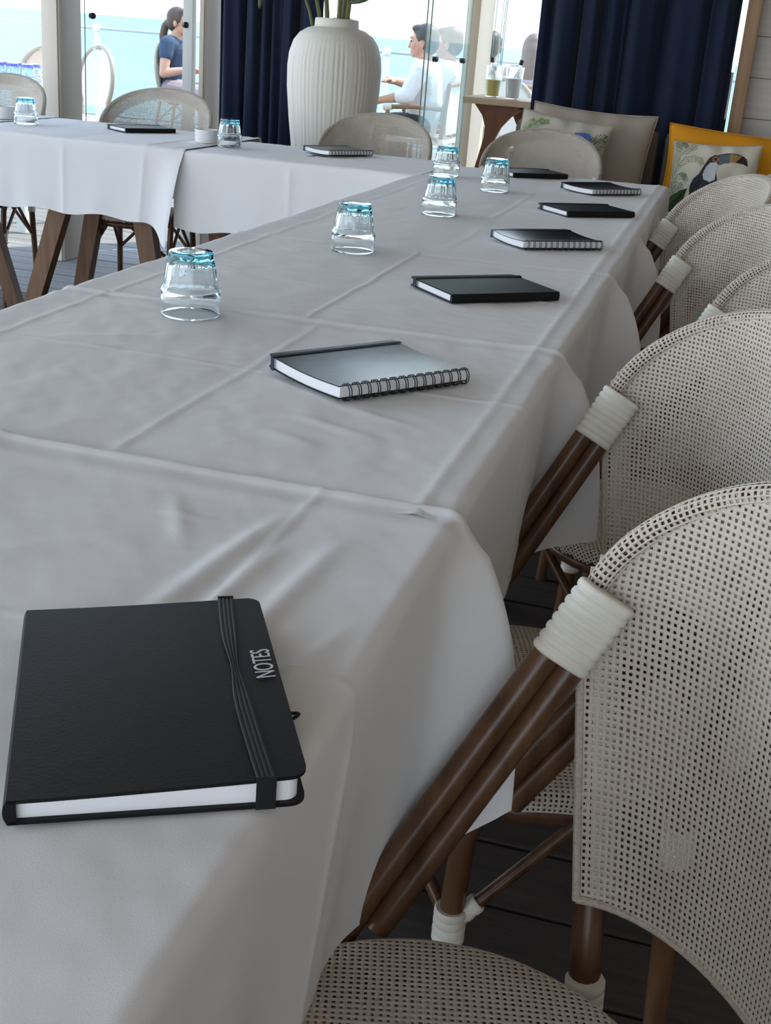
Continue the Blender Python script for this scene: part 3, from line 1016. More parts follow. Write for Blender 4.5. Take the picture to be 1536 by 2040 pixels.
def coil(mb_pts, r, bands):
    pts = [Vector(p) for p in mb_pts]
    out, rad = [], []
    N = bands * 4
    for k in range(N + 1):
        f = k / N * (len(pts) - 1)
        i = min(int(f), len(pts) - 2)
        out.append(pts[i].lerp(pts[i + 1], f - i))
        rad.append(r * (0.93 if k % 4 == 0 else 1.03))
    return MB().tube(out, rad, 16)

def rim_sheet():
    """the woven sleeve rolled over the bent top rail"""
    a = np.linspace(-1, 1, 4001)
    x, y_, z_ = back_pt(a, arch_z(a))
    L = np.concatenate([[0], np.cumsum(np.sqrt(np.diff(x) ** 2 + np.diff(y_) ** 2 + np.diff(z_) ** 2))])
    n = int(L[-1] / 0.0058)
    s = np.interp(np.linspace(0, L[-1], n + 1), L, a)
    x, y_, z_ = back_pt(s, arch_z(s))
    c = np.stack([x + 0.0095, y_, z_ - 0.004], -1)
    t = np.gradient(c, axis=0)
    t /= np.linalg.norm(t, axis=1, keepdims=True)
    fr = np.stack([-0.95 * np.ones(n + 1), -0.25 * y_ / YJ, np.zeros(n + 1)], -1)
    fr -= t * (fr * t).sum(1, keepdims=True)
    fr /= np.linalg.norm(fr, axis=1, keepdims=True)
    out = np.cross(t, fr)
    out *= np.sign(out[:, 2:3] + 1e-9)
    ph = np.linspace(radians(-120), radians(216), 13)
    P = c[:, None, :] + 0.0098 * (np.cos(ph)[None, :, None] * fr[:, None, :] + np.sin(ph)[None, :, None] * out[:, None, :])
    V, F = holed(P, np.ones((n, 12), bool), 0.25, 0.22, 0.0012, -1)
    return np_mesh('backrest_rim', V, F, M['weave'], False), [Vector(p) for p in c[::3]]

def armchair(name, label, loc, rz, group):
    t = empty(name, label, 'chair', loc, rz, group)
    bs, sl = back_sheet()
    link('backrest', bs, t)
    link('backrest_sleeve', sl, t)
    ss = np.linspace(-1, 1, 49)
    def P3(s, z, dx=0.0):
        x, y_, z_ = back_pt(np.float64(s), np.float64(z))
        return Vector((float(x) + dx, float(y_), float(z_)))
    rme, cpts = rim_sheet()
    link('backrest_rim', rme, t)
    MB().tube(cpts, 0.0070, 10).build('back_frame', M['bamboo'], t)
    MB().tube([P3(s, bottom_z(s) + 0.001, 0.002) for s in ss], 0.0035, 8).build('backrest_hem', M['weave_edge'], t)
    for sg in (-1, 1):
        MB().tube([P3(sg, z, 0.002) for z in np.linspace(ZB, ZJ, 8)], 0.0035, 8).build('backrest_hem', M['weave_edge'], t)
    so = link('seat', seat_sheet(), t)
    so.location = (SEAT_X, 0, 0)
    ring = [Vector((SEAT_X + (SEAT_R - 0.011) * cos(2 * pi * k / 48), (SEAT_R - 0.011) * sin(2 * pi * k / 48), SEAT_Z - 0.0235)) for k in range(48)]
    MB().tube(ring, 0.0085, 12, closed=True).build('seat_edge', M['bamboo'], t)
    ring2 = [Vector((SEAT_X + (p.x - SEAT_X) * 0.95, p.y * 0.95, SEAT_Z - 0.045)) for p in ring]
    MB().tube(ring2, 0.012, 10, closed=True).build('seat_frame', M['bamboo'], t)
    for sg in (-1, 1):
        J = Vector((0.060, sg * 0.252, 0.731))
        Bt = Vector((-0.093, sg * 0.206, 0.470))
        dr = (Bt - J).normalized()
        off = Vector((0.9, 0, -0.45))
        off = (off - dr * off.dot(dr)).normalized()
        L = (Bt - J).length
        # outer arm pole bends down into the front leg
        pts = [J + dr * (f * L) for f in np.linspace(-0.02, 1, 12)] + [Vector((-0.116, sg * 0.198, 0.425)), Vector((-0.128, sg * 0.194, 0.385)), Vector((-0.131, sg * 0.192, 0.33)), Vector((-0.134, sg * 0.193, 0.26)), Vector((-0.150, sg * 0.200, 0.0))]
        MB().tube(pts, [0.0122] * 12 + [0.0124, 0.0125, 0.0128, 0.0128, 0.012], 16).build('arm_pole', M['bamboo'], t)
        st = J + off * 0.0240
        MB().tube([st + dr * (f * L * 1.09) for f in np.linspace(0, 1, 10)], 0.0122, 16).build('arm_pole', M['bamboo'], t)
        wrap_sleeve(J + off * 0.012 - dr * 0.010, J + off * 0.012 + dr * 0.058, off, 0.0140, 8, 0.0120).build('arm_wrap', M['wrap'], t, True, 60)
        kn = Vector((-0.1335, sg * 0.193, 0.275))
        coil([kn + Vector((0, 0, -0.020)), kn + Vector((0, 0, 0.022))], 0.0170, 4).build('leg_wrap', M['wrap'], t)
        e1 = Vector((-0.008, sg * 0.176, 0.398))
        MB().tube([kn, e1], 0.0072, 10).build('brace', M['bamboo'], t)
        coil([kn + (e1 - kn).normalized() * 0.006, kn + (e1 - kn).normalized() * 0.040], 0.0105, 3).build('leg_wrap', M['wrap'], t)
        e2 = Vector((-0.222, sg * 0.060, 0.398))
        MB().tube([kn, e2], 0.0072, 10).build('brace', M['bamboo'], t)
        # rear upright: floor, past the seat ring, up inside the sleeve
        MB().tube([Vector((0.112, sg * 0.195, 0)), Vector((0.091, sg * 0.184, 0.395)), Vector((0.091, sg * 0.206, 0.450)), Vector((0.091, sg * 0.227, 0.505)), Vector((0.091, sg * 0.238, 0.56)), Vector((0.091, sg * 0.252, 0.62)), Vector((0.090, sg * 0.270, 0.705))], [0.012, 0.0135, 0.0135, 0.0125, 0.010, 0.008, 0.007], 14).build('rear_leg', M['bamboo'], t)
        coil([Vector((0.094, sg * 0.184, 0.36)), Vector((0.091, sg * 0.185, 0.412))], 0.0165, 5).build('leg_wrap', M['wrap'], t)
        kr = Vector((0.098, sg * 0.187, 0.26))
        MB().tube([kr, Vector((0.0, sg * 0.172, 0.398))], 0.0072, 10).build('brace', M['bamboo'], t)
        MB().tube([kr, Vector((0.118, sg * 0.030, 0.398))], 0.0072, 10).build('brace', M['bamboo'], t)
    return t

GR = 'woven armchairs along the right side of the long table'
ac = armchair('woven_armchair', 'beige woven armchair nearest the front, its seat below the nearest notebook', (-0.046, 0.632, 0), radians(14.5), GR)
for (x, y_, rz, lab) in [
    (-0.080, 1.245, 17, 'beige woven armchair second from the front, behind the nearest one'),
    (0.020, 1.90, 15, 'beige woven armchair third from the front, its binding half hidden by the second'),
    (-0.059, 2.421, 17.4, 'beige woven armchair fourth from the front, second from the toucan pillow'),
    (-0.123, 3.053, 16.6, 'beige woven armchair fifth from the front, in front of the toucan pillow'),
    (0.05, 3.68, 16, 'beige woven armchair last in the right row, partly seen behind the fifth')]:
    copy_tree(ac, lab, (x, y_, 0), radians(rz), GR)
GR2 = 'woven armchairs behind the cross row, facing the camera'
for (x, rz, lab) in [(-2.89, 90, 'beige woven armchair behind the cross row cut by the left edge'), (-2.174, 90, 'beige woven armchair behind the cross row in front of the seated woman'),
                 (-1.285, 90, 'beige woven armchair behind the cross row in front of the white vase'), (-0.658, 90, 'beige woven armchair at the far corner in front of the floral pillow')]:
    copy_tree(ac, lab, (x, 4.45, 0), radians(rz), GR2).scale = (1.0, 0.86 if x < -2 else 0.81, 0.988 if x < -2 else 0.968)      # narrower chairs

# ------------------------------------------------------------------ curtains
def curtain(label, x0, x1, y0, folds, seed, zb=0.03, zt=2.70, taper=0.0):
    g = np.random.default_rng(seed)
    n = 260
    u = np.linspace(0, 1, n)
    z = np.linspace(zb, zt, 40)
    U, Z = np.meshgrid(u, z, indexing='ij')
    ph = np.cumsum(1 + 0.45 * np.sin(np.linspace(0, 9, n) + seed) + g.normal(0, 0.05, n))
    ph = ph / ph[-1] * folds * 2 * pi
    amp = 0.028 + 0.014 * np.sin(np.linspace(0, 11, n) * 1.3 + seed)
    A = amp[:, None] * (0.9 + 0.25 * (1 - Z / zt))
    Yv = y0 + A * np.sin(ph[:, None] + 0.15 * np.sin(3 * Z)) + 0.008 * np.sin(2.3 * ph[:, None] + 2 * Z)
    Xv = x0 + (x1 - x0) * U + 0.012 * np.cos(ph[:, None] * 1.0) + taper * (U - 0.5) * (1 - Z / zt)
    P = np.stack([Xv, Yv, Z], -1)
    me = grid_mesh('curtain', P, M['curtain'])
    o = link('curtain', me)
    sd_ = o.modifiers.new('thickness', 'SOLIDIFY')
    sd_.thickness = 0.0025
    return tag(o, label, 'curtain', 'navy curtains')
curtain('pleated navy curtain left of the big white vase', -2.375, -1.875, 5.60, 6.2, 3)
curtain('wide navy curtain behind the cushioned bench', -0.885, -0.050, 5.50, 6.5, 5)

# ------------------------------------------------------------------ big vase with foliage
vz = empty('floor_vase', 'tall white ribbed floor vase with green stems before the glass wall', 'vase', (-1.582, 4.92, 0))
prof = [(0.095, 0.0), (0.105, 0.01), (0.118, 0.15), (0.135, 0.40), (0.154, 0.65), (0.174, 0.80), (0.186, 0.92), (0.188, 1.00), (0.183, 1.05), (0.168, 1.095), (0.145, 1.125), (0.112, 1.145), (0.094, 1.149), (0.088, 1.152), (0.086, 1.180), (0.082, 1.183), (0.078, 1.180), (0.076, 1.13), (0.10, 1.05), (0.12, 0.9), (0.05, 0.88)]
rg = np.random.default_rng(4)
N_r = 60
rib_ph = rg.normal(0, 0.5, N_r)
def vmod(g, z):
    if z > 1.140 or z < 0.03:
        return 1.0
    q = min(1.0, (1.140 - z) / 0.10)
    k = g / (2 * pi) * N_r
    i = int(k) % N_r
    f = k - int(k)
    a = (0.010 + 0.006 * sin(i * 1.7 + rib_ph[i])) * q
    return 1 - a * (1 - sin(pi * f) ** 0.6)
prof2 = []
for (a, b) in zip(prof[:-1], prof[1:]):
    for k in range(3):
        prof2.append((a[0] + (b[0] - a[0]) * k / 3, a[1] + (b[1] - a[1]) * k / 3))
prof2.append(prof[-1])
MB().lathe(prof2, N_r * 5, mod=vmod).build('body', M['vase'], vz, True, 60)
for (x, y_, dx, dy, hh, r) in [(-0.02, 0, -0.10, 0.02, 0.62, 0.010), (0.0, 0.02, 0.00, 0.05, 0.7, 0.011), (0.02, 0, 0.03, 0.0, 0.66, 0.012), (-0.035, 0.01, -0.17, -0.02, 0.5, 0.008), (0.03, -0.01, 0.07, -0.02, 0.55, 0.010), (0.012, -0.02, 0.015, -0.03, 0.6, 0.009), (-0.045, -0.02, -0.24, -0.03, 0.45, 0.006)]:
    MB().tube([(x, y_, 0.95), (x + dx * 0.25, y_ + dy * 0.3, 1.2), (x + dx * 0.6, y_ + dy * 0.6, 1.2 + hh * 0.45), (x + dx, y_ + dy, 1.2 + hh)], [r, r, r * 0.8, r * 0.5], 8).build('stem', M['stem'], vz)
def leaf(pts, wid, name='leaf'):
    V, F = [], []
    n = len(pts)
    for i, p in enumerate(pts):
        t = i / (n - 1)
        w = wid * sin(pi * min(1, t * 0.93 + 0.05)) ** 0.8
        p = Vector(p)
        d = (Vector(pts[min(i + 1, n - 1)]) - Vector(pts[max(i - 1, 0)])).normalized()
        sd2 = d.cross(Vector((0.3, -1, 0.4))).normalized()
        V += [p - sd2 * w, p + Vector((0, 0, -0.12 * w)), p + sd2 * w]
    for i in range(n - 1):
        F += [(3 * i, 3 * i + 1, 3 * i + 4, 3 * i + 3), (3 * i + 1, 3 * i + 2, 3 * i + 5, 3 * i + 4)]
    o = MB().add(V, F).build(name, M['leaf'], vz)
    m = o.modifiers.new('thickness', 'SOLIDIFY')
    m.thickness = 0.002
    return o
leaf([(0.05 + 0.16 * t, -0.03, 1.245 + 0.045 * t + 0.05 * t * t) for t in np.linspace(0, 1, 9)], 0.022)
leaf([(0.06 + 0.30 * t, 0.05, 1.42 + 0.18 * t - 0.2 * t * t) for t in np.linspace(0, 1, 9)], 0.06)
leaf([(-0.10 - 0.24 * t, 0.0, 1.40 + 0.2 * t - 0.30 * t * t) for t in np.linspace(0, 1, 9)], 0.06)
leaf([(-0.05 - 0.16 * t, -0.02, 1.55 + 0.3 * t) for t in np.linspace(0, 1, 9)], 0.06)
leaf([(0.02 + 0.1 * t, -0.02, 1.6 + 0.35 * t) for t in np.linspace(0, 1, 9)], 0.06)
leaf([(-0.30 - 0.02 * t, -0.03, 1.34 - 0.13 * t + 0.03 * sin(6 * t)) for t in np.linspace(0, 1, 9)], 0.010)

# ------------------------------------------------------------------ bench and cushions
bn = empty('bench', 'long low bench with taupe seat and back pads under the navy curtain', 'bench', (0.25, 5.05, 0))
MB().box((0, 0.05, 0.20), (2.6, 0.60, 0.40), bev=0.01).build('base', M['oak'], bn)
MB().box((0, 0.03, 0.445), (2.6, 0.62, 0.085), bev=0.025).build('seat_pad', M['taupe'], bn)
Rb = Matrix.Rotation(radians(-10), 3, 'X')
for k in range(4):
    MB().box((-0.90 + 0.62 * k + 0.055, 0.27, 0.655), (0.60, 0.12, 0.40), Rb, bev=0.035).build('back_pad', M['taupe'], bn)

def pillow(name, label, loc, w, h, t, rot, mat, printf=None, n=60, cat='cushion', group=None, pinch=0.06):
    u = np.linspace(-1, 1, n)
    U, V = np.meshgrid(u, u, indexing='ij')
    th = t / 2 * np.clip((1 - np.abs(U) ** 2.6) * (1 - np.abs(V) ** 2.6), 0, 1) ** 0.55
    X = U * w / 2 * (1 - pinch * (1 - V ** 2) * np.abs(U) ** 3)
    Z = V * h / 2 * (1 - pinch * (1 - U ** 2) * np.abs(V) ** 3)
    wr = 0.006 * np.sin(9 * U + 3 * V) * np.sin(7 * V - 2 * U + 1) * (th / (t / 2))
    wr += 0.005 * np.exp(-((np.hypot(U - 0.2, V - 0.9)) / 0.4) ** 2) * np.sin(11 * U + 4 * V)
    F_ = np.stack([X, -th - wr, Z], -1)
    B_ = np.stack([X, th, Z], -1)[::-1]
    idx = np.arange(n * n).reshape(n, n)
    q = np.stack([idx[:-1, :-1], idx[1:, :-1], idx[1:, 1:], idx[:-1, 1:]], -1).reshape(-1, 4)
    Vv = np.concatenate([F_.reshape(-1, 3), B_.reshape(-1, 3)])
    Q = np.concatenate([q, q + n * n])
    me = np_mesh(name, Vv, Q, mat, True)
    if printf is not None:
        ca = me.color_attributes.new('print', 'FLOAT_COLOR', 'POINT')
        c = printf((U + 1) / 2, (1 - V) / 2)
        bk = np.tile(c[0, 0] * 0 + np.array([0.62, 0.58, 0.47]), (n * n, 1))
        allc = np.concatenate([c.reshape(-1, 3), bk])
        ca.data.foreach_set('color', np.concatenate([allc, np.ones((2 * n * n, 1))], 1).astype(np.float32).ravel())
    bm = bmesh.new()
    bm.from_mesh(me)
    bmesh.ops.remove_doubles(bm, verts=bm.verts[:], dist=0.0004)
    bm.to_mesh(me)
    bm.free()
    me.shade_smooth()
    o = link(name, me)
    o.location = loc
    o.rotation_euler = rot
    # piped seam round the edge
    per = []
    for (uu, vv) in [(a, -1) for a in np.linspace(-1, 1, 20)] + [(1, a) for a in np.linspace(-1, 1, 20)[1:]] + [(a, 1) for a in np.linspace(1, -1, 20)[1:]] + [(-1, a) for a in np.linspace(1, -1, 20)[1:-1]]:
        per.append((uu * w / 2 * (1 - pinch * (1 - vv ** 2)), 0, vv * h / 2 * (1 - pinch * (1 - uu ** 2))))
    MB().tube(per, 0.0028, 6, closed=True).build('seam', M['yellow'] if mat is M['yellow'] else M['greige'], o)
    return tag(o, label, cat, group)

def inside(U, V, poly):
    r = np.zeros(U.shape, bool)
    n = len(poly)
    for i in range(n):
        (x0, y0), (x1, y1) = poly[i], poly[(i + 1) % n]
        c = ((y0 > V) != (y1 > V))
        with np.errstate(divide='ignore', invalid='ignore'):
            xi = (x1 - x0) * (V - y0) / (y1 - y0 + 1e-12) + x0
        r ^= c & (U < xi)
    return r
def segd(U, V, a, b):
    vx, vy = b[0] - a[0], b[1] - a[1]
    t = np.clip(((U - a[0]) * vx + (V - a[1]) * vy) / (vx * vx + vy * vy + 1e-12), 0, 1)
    return np.hypot(U - a[0] - t * vx, V - a[1] - t * vy)

def frond(C, U, V, pts, col, ln, side=(1, -1), wid=0.004, nl=16):
    pts = [np.array(p, float) for p in pts]
    for a, b in zip(pts[:-1], pts[1:]):
        C[segd(U, V, a, b) < wid] = col
    for k in range(nl):
        f = (k + 0.5) / nl * (len(pts) - 1)
        i = min(int(f), len(pts) - 2)
        p = pts[i] + (pts[i + 1] - pts[i]) * (f - i)
        d = pts[i + 1] - pts[i]
        d = d / np.hypot(*d)
        for sg in side:
            nrm = np.array([-d[1], d[0]]) * sg
            L = ln * (0.5 + 0.5 * sin(pi * (k + 0.5) / nl))
            e_ = p + nrm * L + d * L * 0.5
            C[segd(U, V, p, e_) < wid * 0.9] = col

def toucan(U, V):
    C = np.zeros(U.shape + (3,))
    C[:] = (0.66, 0.62, 0.50)
    def q(pts):      # design grid of the print: 1015 x 1000 units, slightly sheared
        return [((x - 370 + (y_ - 275) * 0.10) / 1030.0, (y_ - 275) / 960.0) for x, y_ in pts]
    g1, g2 = (0.20, 0.23, 0.13), (0.30, 0.31, 0.20)
    frond(C, U, V, q([(330, 960), (350, 700), (370, 520), (400, 400), (440, 300)]), g1, 0.07, nl=34)
    frond(C, U, V, q([(320, 800), (400, 560), (480, 420), (560, 350), (650, 330)]), g2, 0.055, nl=24)
    frond(C, U, V, q([(370, 640), (430, 540), (520, 465), (620, 440), (720, 470), (745, 530)]), g2, 0.075, side=(1,), nl=26)
    frond(C, U, V, q([(330, 860), (370, 740), (430, 650), (490, 625), (540, 650), (565, 720)]), g1, 0.075, side=(1,), nl=24)
    frond(C, U, V, q([(320, 930), (370, 860), (430, 800), (500, 760)]), g1, 0.05, nl=16)
    frond(C, U, V, q([(380, 300), (470, 330), (530, 300)]), g1, 0.05, nl=14)
    leafp = q([(565, 800), (470, 822), (350, 880), (285, 970), (300, 1040), (345, 1060), (430, 1010), (515, 930)])
    C[inside(U, V, leafp)] = (0.035, 0.075, 0.02)
    for k in range(5):
        a, b = q([(560 - 10 * k, 808 + 12 * k), (330 + 8 * k, 985 + 14 * k)])
        C[(segd(U, V, a, b) < 0.0045) & inside(U, V, leafp)] = (0.015, 0.03, 0.01)
    body = q([(925, 415), (860, 418), (800, 458), (740, 560), (692, 640), (630, 690), (592, 770), (585, 890), (610, 1150), (850, 1200), (900, 900), (908, 690), (890, 610), (905, 540), (935, 480)])
    C[inside(U, V, body)] = (0.035, 0.036, 0.045)
    for (x, y_) in [(650, 740), (690, 800), (640, 830), (720, 760), (800, 780), (740, 830)]:
        a, b = q([(x, y_), (x + 25, y_ - 45)])
        C[(segd(U, V, a, b) < 0.006) & inside(U, V, body)] = (0.075, 0.078, 0.09)
    C[inside(U, V, q([(890, 500), (815, 508), (770, 560), (735, 640), (745, 690), (820, 718), (882, 692), (888, 600), (905, 530)]))] = (0.62, 0.63, 0.66)
    C[inside(U, V, q([(915, 420), (970, 402), (1045, 398), (1040, 505), (985, 510), (915, 535), (905, 480)]))] = (0.11, 0.13, 0.15)
    C[inside(U, V, q([(1045, 396), (1130, 398), (1190, 425), (1140, 470), (1110, 492), (1040, 500)]))] = (0.40, 0.25, 0.09)
    C[inside(U, V, q([(1180, 412), (1230, 445), (1248, 520), (1195, 500), (1105, 492), (1140, 460)]))] = (0.035, 0.02, 0.015)
    for a, b in zip(q([(915, 415), (970, 398), (1045, 393), (1130, 394), (1195, 415), (1240, 450)]), q([(970, 398), (1045, 393), (1130, 394), (1195, 415), (1240, 450), (1250, 520)])):
        C[segd(U, V, a, b) < 0.006] = (0.02, 0.015, 0.012)
    (ex, ey), = q([(875, 466)])
    d = np.hypot(U - ex, V - ey)
    C[d < 0.036] = (0.42, 0.15, 0.07)
    C[d < 0.022] = (0.20, 0.07, 0.05)
    C[d < 0.012] = (0.01, 0.01, 0.01)
    return C

def floral(U, V):
    V = V * 1.75
    C = np.zeros(U.shape + (3,))
    C[:] = (0.52, 0.48, 0.41)
    frond(C, U, V, [(0.10, 0.62), (0.12, 0.40), (0.20, 0.22), (0.32, 0.18)], (0.16, 0.24, 0.08), 0.08, nl=18, wid=0.008)
    frond(C, U, V, [(0.04, 0.7), (0.08, 0.45), (0.16, 0.2)], (0.22, 0.28, 0.12), 0.07, nl=14, wid=0.007)
    frond(C, U, V, [(0.74, 0.70), (0.85, 0.5), (0.98, 0.22)], (0.10, 0.13, 0.06), 0.10, nl=14, wid=0.008)
    frond(C, U, V, [(0.72, 0.45), (0.84, 0.38), (0.97, 0.34)], (0.13, 0.15, 0.08), 0.05, nl=10, wid=0.007)
    for (x, y_, r, c) in [(0.20, 0.50, 0.045, (0.50, 0.15, 0.06)), (0.15, 0.53, 0.04, (0.55, 0.20, 0.08)), (0.25, 0.53, 0.03, (0.60, 0.55, 0.48)), (0.70, 0.36, 0.075, (0.06, 0.13, 0.42)), (0.76, 0.32, 0.06, (0.09, 0.18, 0.55)),
                         (0.68, 0.48, 0.07, (0.07, 0.15, 0.44)), (0.78, 0.44, 0.06, (0.10, 0.22, 0.52)), (0.65, 0.36, 0.03, (0.05, 0.06, 0.12)), (0.70, 0.37, 0.025, (0.5, 0.5, 0.55)), (0.82, 0.55, 0.05, (0.32, 0.42, 0.40)),
                         (0.73, 0.60, 0.055, (0.55, 0.27, 0.07)), (0.71, 0.68, 0.045, (0.50, 0.24, 0.06)), (0.76, 0.76, 0.035, (0.30, 0.20, 0.10))]:
        d = np.hypot((U - x), (V - y_) * 1.0) + 0.01 * np.sin(14 * np.arctan2(V - y_, U - x))
        C[d < r] = c
    return C

CG = 'cushions leaning on the bench'
pillow('cushion', 'large plain greige cushion leaning on the bench behind the floral one', (-0.565, 5.09, 0.705), 0.50, 0.46, 0.15, (radians(-16), radians(2), radians(-4)), M['greige'], group=CG)
pillow('cushion', 'wide mustard yellow cushion behind the toucan pillow', (0.10, 5.05, 0.685), 0.72, 0.42, 0.14, (radians(-14), radians(2), 0), M['yellow'], group=CG)
pillow('cushion', 'square cream pillow printed with a toucan and green ferns', (-0.055, 4.90, 0.690), 0.325, 0.335, 0.10, (radians(-16), radians(-2), radians(-3)), M['print'], toucan, 200, group=CG)
pillow('cushion', 'small pale pillow printed with blue and orange flowers and green leaves', (-0.655, 4.93, 0.735), 0.36, 0.33, 0.10, (radians(-16), radians(6), radians(-4)), M['print'], floral, 120, group=CG)
lt = None

# ------------------------------------------------------------------ things outside the glass
def leg4(t, pts, r, mat, name='leg'):
    for a, b in pts:
        MB().tube([a, b], r, 10).build(name, mat, t)

def bistro_chair(name, label, loc, rz, frame, mesh, group=None):
    t = empty(name, label, 'chair', loc, rz, group)
    lp = []
    for k in range(41):
        a = -0.22 * pi + (1.44 * pi) * k / 40
        yv, zv = 0.205 * cos(a), 0.70 + 0.22 * sin(a)
        lp.append(Vector((0.20 + 0.10 * (zv - 0.45) - 0.03 * abs(yv) / 0.2, yv, zv)))
    lp = [Vector((0.19, 0.15, 0.45))] + lp + [Vector((0.19, -0.15, 0.45))]
    MB().tube(lp, 0.017, 10).build('back_frame', frame, t)
    n, m = 16, 20
    P = np.zeros((n, m, 3))
    for i in range(n):
        v = i / (n - 1)
        zv = 0.52 + 0.395 * v
        hw = 0.19 * sqrt(max(0.0, 1 - ((zv - 0.70) / 0.218) ** 2)) if zv > 0.70 else 0.19 - 0.05 * (0.70 - zv) / 0.2
        for j in range(m):
            w = -1 + 2 * j / (m - 1)
            P[i, j] = (0.20 + 0.10 * (zv - 0.45) - 0.03 * abs(w) + 0.004, hw * w, zv)
    o = link('backrest', grid_mesh('backrest', P, mesh), t)
    sm = o.modifiers.new('thickness', 'SOLIDIFY')
    sm.thickness = 0.006
    MB().lathe([(0.05, 0.425), (0.205, 0.425), (0.215, 0.44), (0.21, 0.455), (0.19, 0.462), (0.05, 0.464)], 28).build('seat', mesh, t)
    L = [((0.17, 0.16, 0.43), (0.24, 0.19, 0)), ((0.17, -0.16, 0.43), (0.24, -0.19, 0)), ((-0.15, 0.15, 0.43), (-0.19, 0.18, 0)), ((-0.15, -0.15, 0.43), (-0.19, -0.18, 0))]
    leg4(t, L, 0.013, frame)
    B = [((0.2, 0.17, 0.24), (0.0, 0.19, 0.42)), ((0.2, -0.17, 0.24), (0.0, -0.19, 0.42)), ((-0.17, 0.165, 0.24), (0.02, 0.19, 0.42)), ((-0.17, -0.165, 0.24), (0.02, -0.19, 0.42)), ((0.21, 0.17, 0.20), (0.21, -0.17, 0.20))]
    leg4(t, B, 0.007, frame, 'brace')
    return t
bistro_chair('bistro_chair', 'pale round-backed bistro chair outside beside the left cream post', (-4.47, 8.0, 0), radians(62), M['out_frame'], M['out_mesh'])
bistro_chair('bistro_chair', 'peach round-backed bistro chair outside behind the blue tumblers', (-4.22, 7.1, 0), radians(95), M['out_frame'], M['peach_mesh'])
bistro_chair('bistro_chair', 'pale bistro chair under the woman in navy', (-4.98, 11.0, 0), radians(180), M['out_frame'], M['out_mesh'])

def arm_cafe(name, label, loc, rz):
    t = empty(name, label, 'chair', loc, rz)
    for sg in (-1, 1):
        MB().tube([(0.24, sg * 0.24, 0), (0.21, sg * 0.24, 0.45), (0.24, sg * 0.235, 0.84)], 0.017, 10).build('rear_leg', M['out_brown'], t)
        MB().tube([(-0.24, sg * 0.24, 0), (-0.22, sg * 0.24, 0.45), (-0.20, sg * 0.25, 0.655)], 0.016, 10).build('front_leg', M['out_brown'], t)
        a = MB().tube([(0.23, sg * 0.245, 0.67), (0.0, sg * 0.26, 0.675), (-0.23, sg * 0.25, 0.655)], 0.017, 10).build('armrest', M['out_brown'], t)
        coil([(-0.17, sg * 0.254, 0.66), (-0.235, sg * 0.25, 0.652)], 0.023, 4).build('wrap', M['wrap'], a)
        coil([(0.212, sg * 0.24, 0.40), (0.21, sg * 0.24, 0.46)], 0.022, 4).build('wrap', M['wrap'], a)
        MB().tube([(0.21, sg * 0.24, 0.44), (-0.22, sg * 0.24, 0.62)], 0.010, 8).build('brace', M['out_brown'], t)
    MB().tube([(0.24, -0.235, 0.84), (0.26, 0, 0.85), (0.24, 0.235, 0.84)], 0.017, 10).build('top_rail', M['out_brown'], t)
    MB().box((0.235, 0, 0.66), (0.012, 0.45, 0.34), bev=0.004).build('backrest', M['out_mesh'], t)
    MB().box((0.0, 0, 0.435), (0.46, 0.47, 0.035), bev=0.012).build('seat', M['out_mesh'], t)
    return t
arm_cafe('cafe_armchair', 'brown cane armchair with white bindings under the man in the white shirt', (-2.28, 9.3, 0), 0)
arm_cafe('cafe_armchair', 'brown cane armchair half hidden behind the big vase', (-2.86, 8.95, 0), 0)
arm_cafe('cafe_armchair', 'brown cane armchair seen through the stacked glass panels', (-2.215, 9.9, 0), 0)
arm_cafe('cafe_armchair', 'brown cane armchair under the person in blue behind the cream post', (-2.06, 10.6, 0), radians(-90))
arm_cafe('cafe_armchair', 'brown cane armchair under the long-haired person by the right curtain', (-1.66, 10.3, 0), radians(-90))
bistro_chair('bistro_chair', 'pale round-backed chair behind the ice buckets', (-1.60, 9.3, 0), radians(-95), M['out_frame'], M['out_mesh'])

# outdoor table with upturned blue tumblers
ot = empty('terrace_table', 'pale terrace table carrying rows of blue tumblers at the left edge', 'table', (-4.08, 6.15, 0))
MB().box((0, 0, 0.745), (1.04, 0.55, 0.03), bev=0.004).build('tabletop', M['white_alu'], ot)
for sx_ in (-1, 1):
    for sy_ in (-1, 1):
        MB().box((sx_ * 0.46, sy_ * 0.22, 0.365), (0.05, 0.05, 0.73), bev=0.004).build('leg', M['white_alu'], ot)
bt = tumbler_mesh('blue_tumbler', M['blue_glass'])
kk = 0
for r_ in range(2):
    for c_ in range(6):
        o = link('blue_tumbler', bt)
        o.location = (-3.625 - 0.088 * c_ - 0.02 * r_, 6.03 + 0.10 * r_, 0.7605)
        o.scale = (1, 1, 1.1)
        o.rotation_euler = (0, 0, 0.5 * c_ + r_)
        tag(o, '%s blue tumbler from the cream post in the %s row on the terrace table' % (['first', 'second', 'third', 'fourth', 'fifth', 'sixth'][c_], ['front', 'back'][r_]), 'glass', 'upturned blue tumblers on the terrace table')

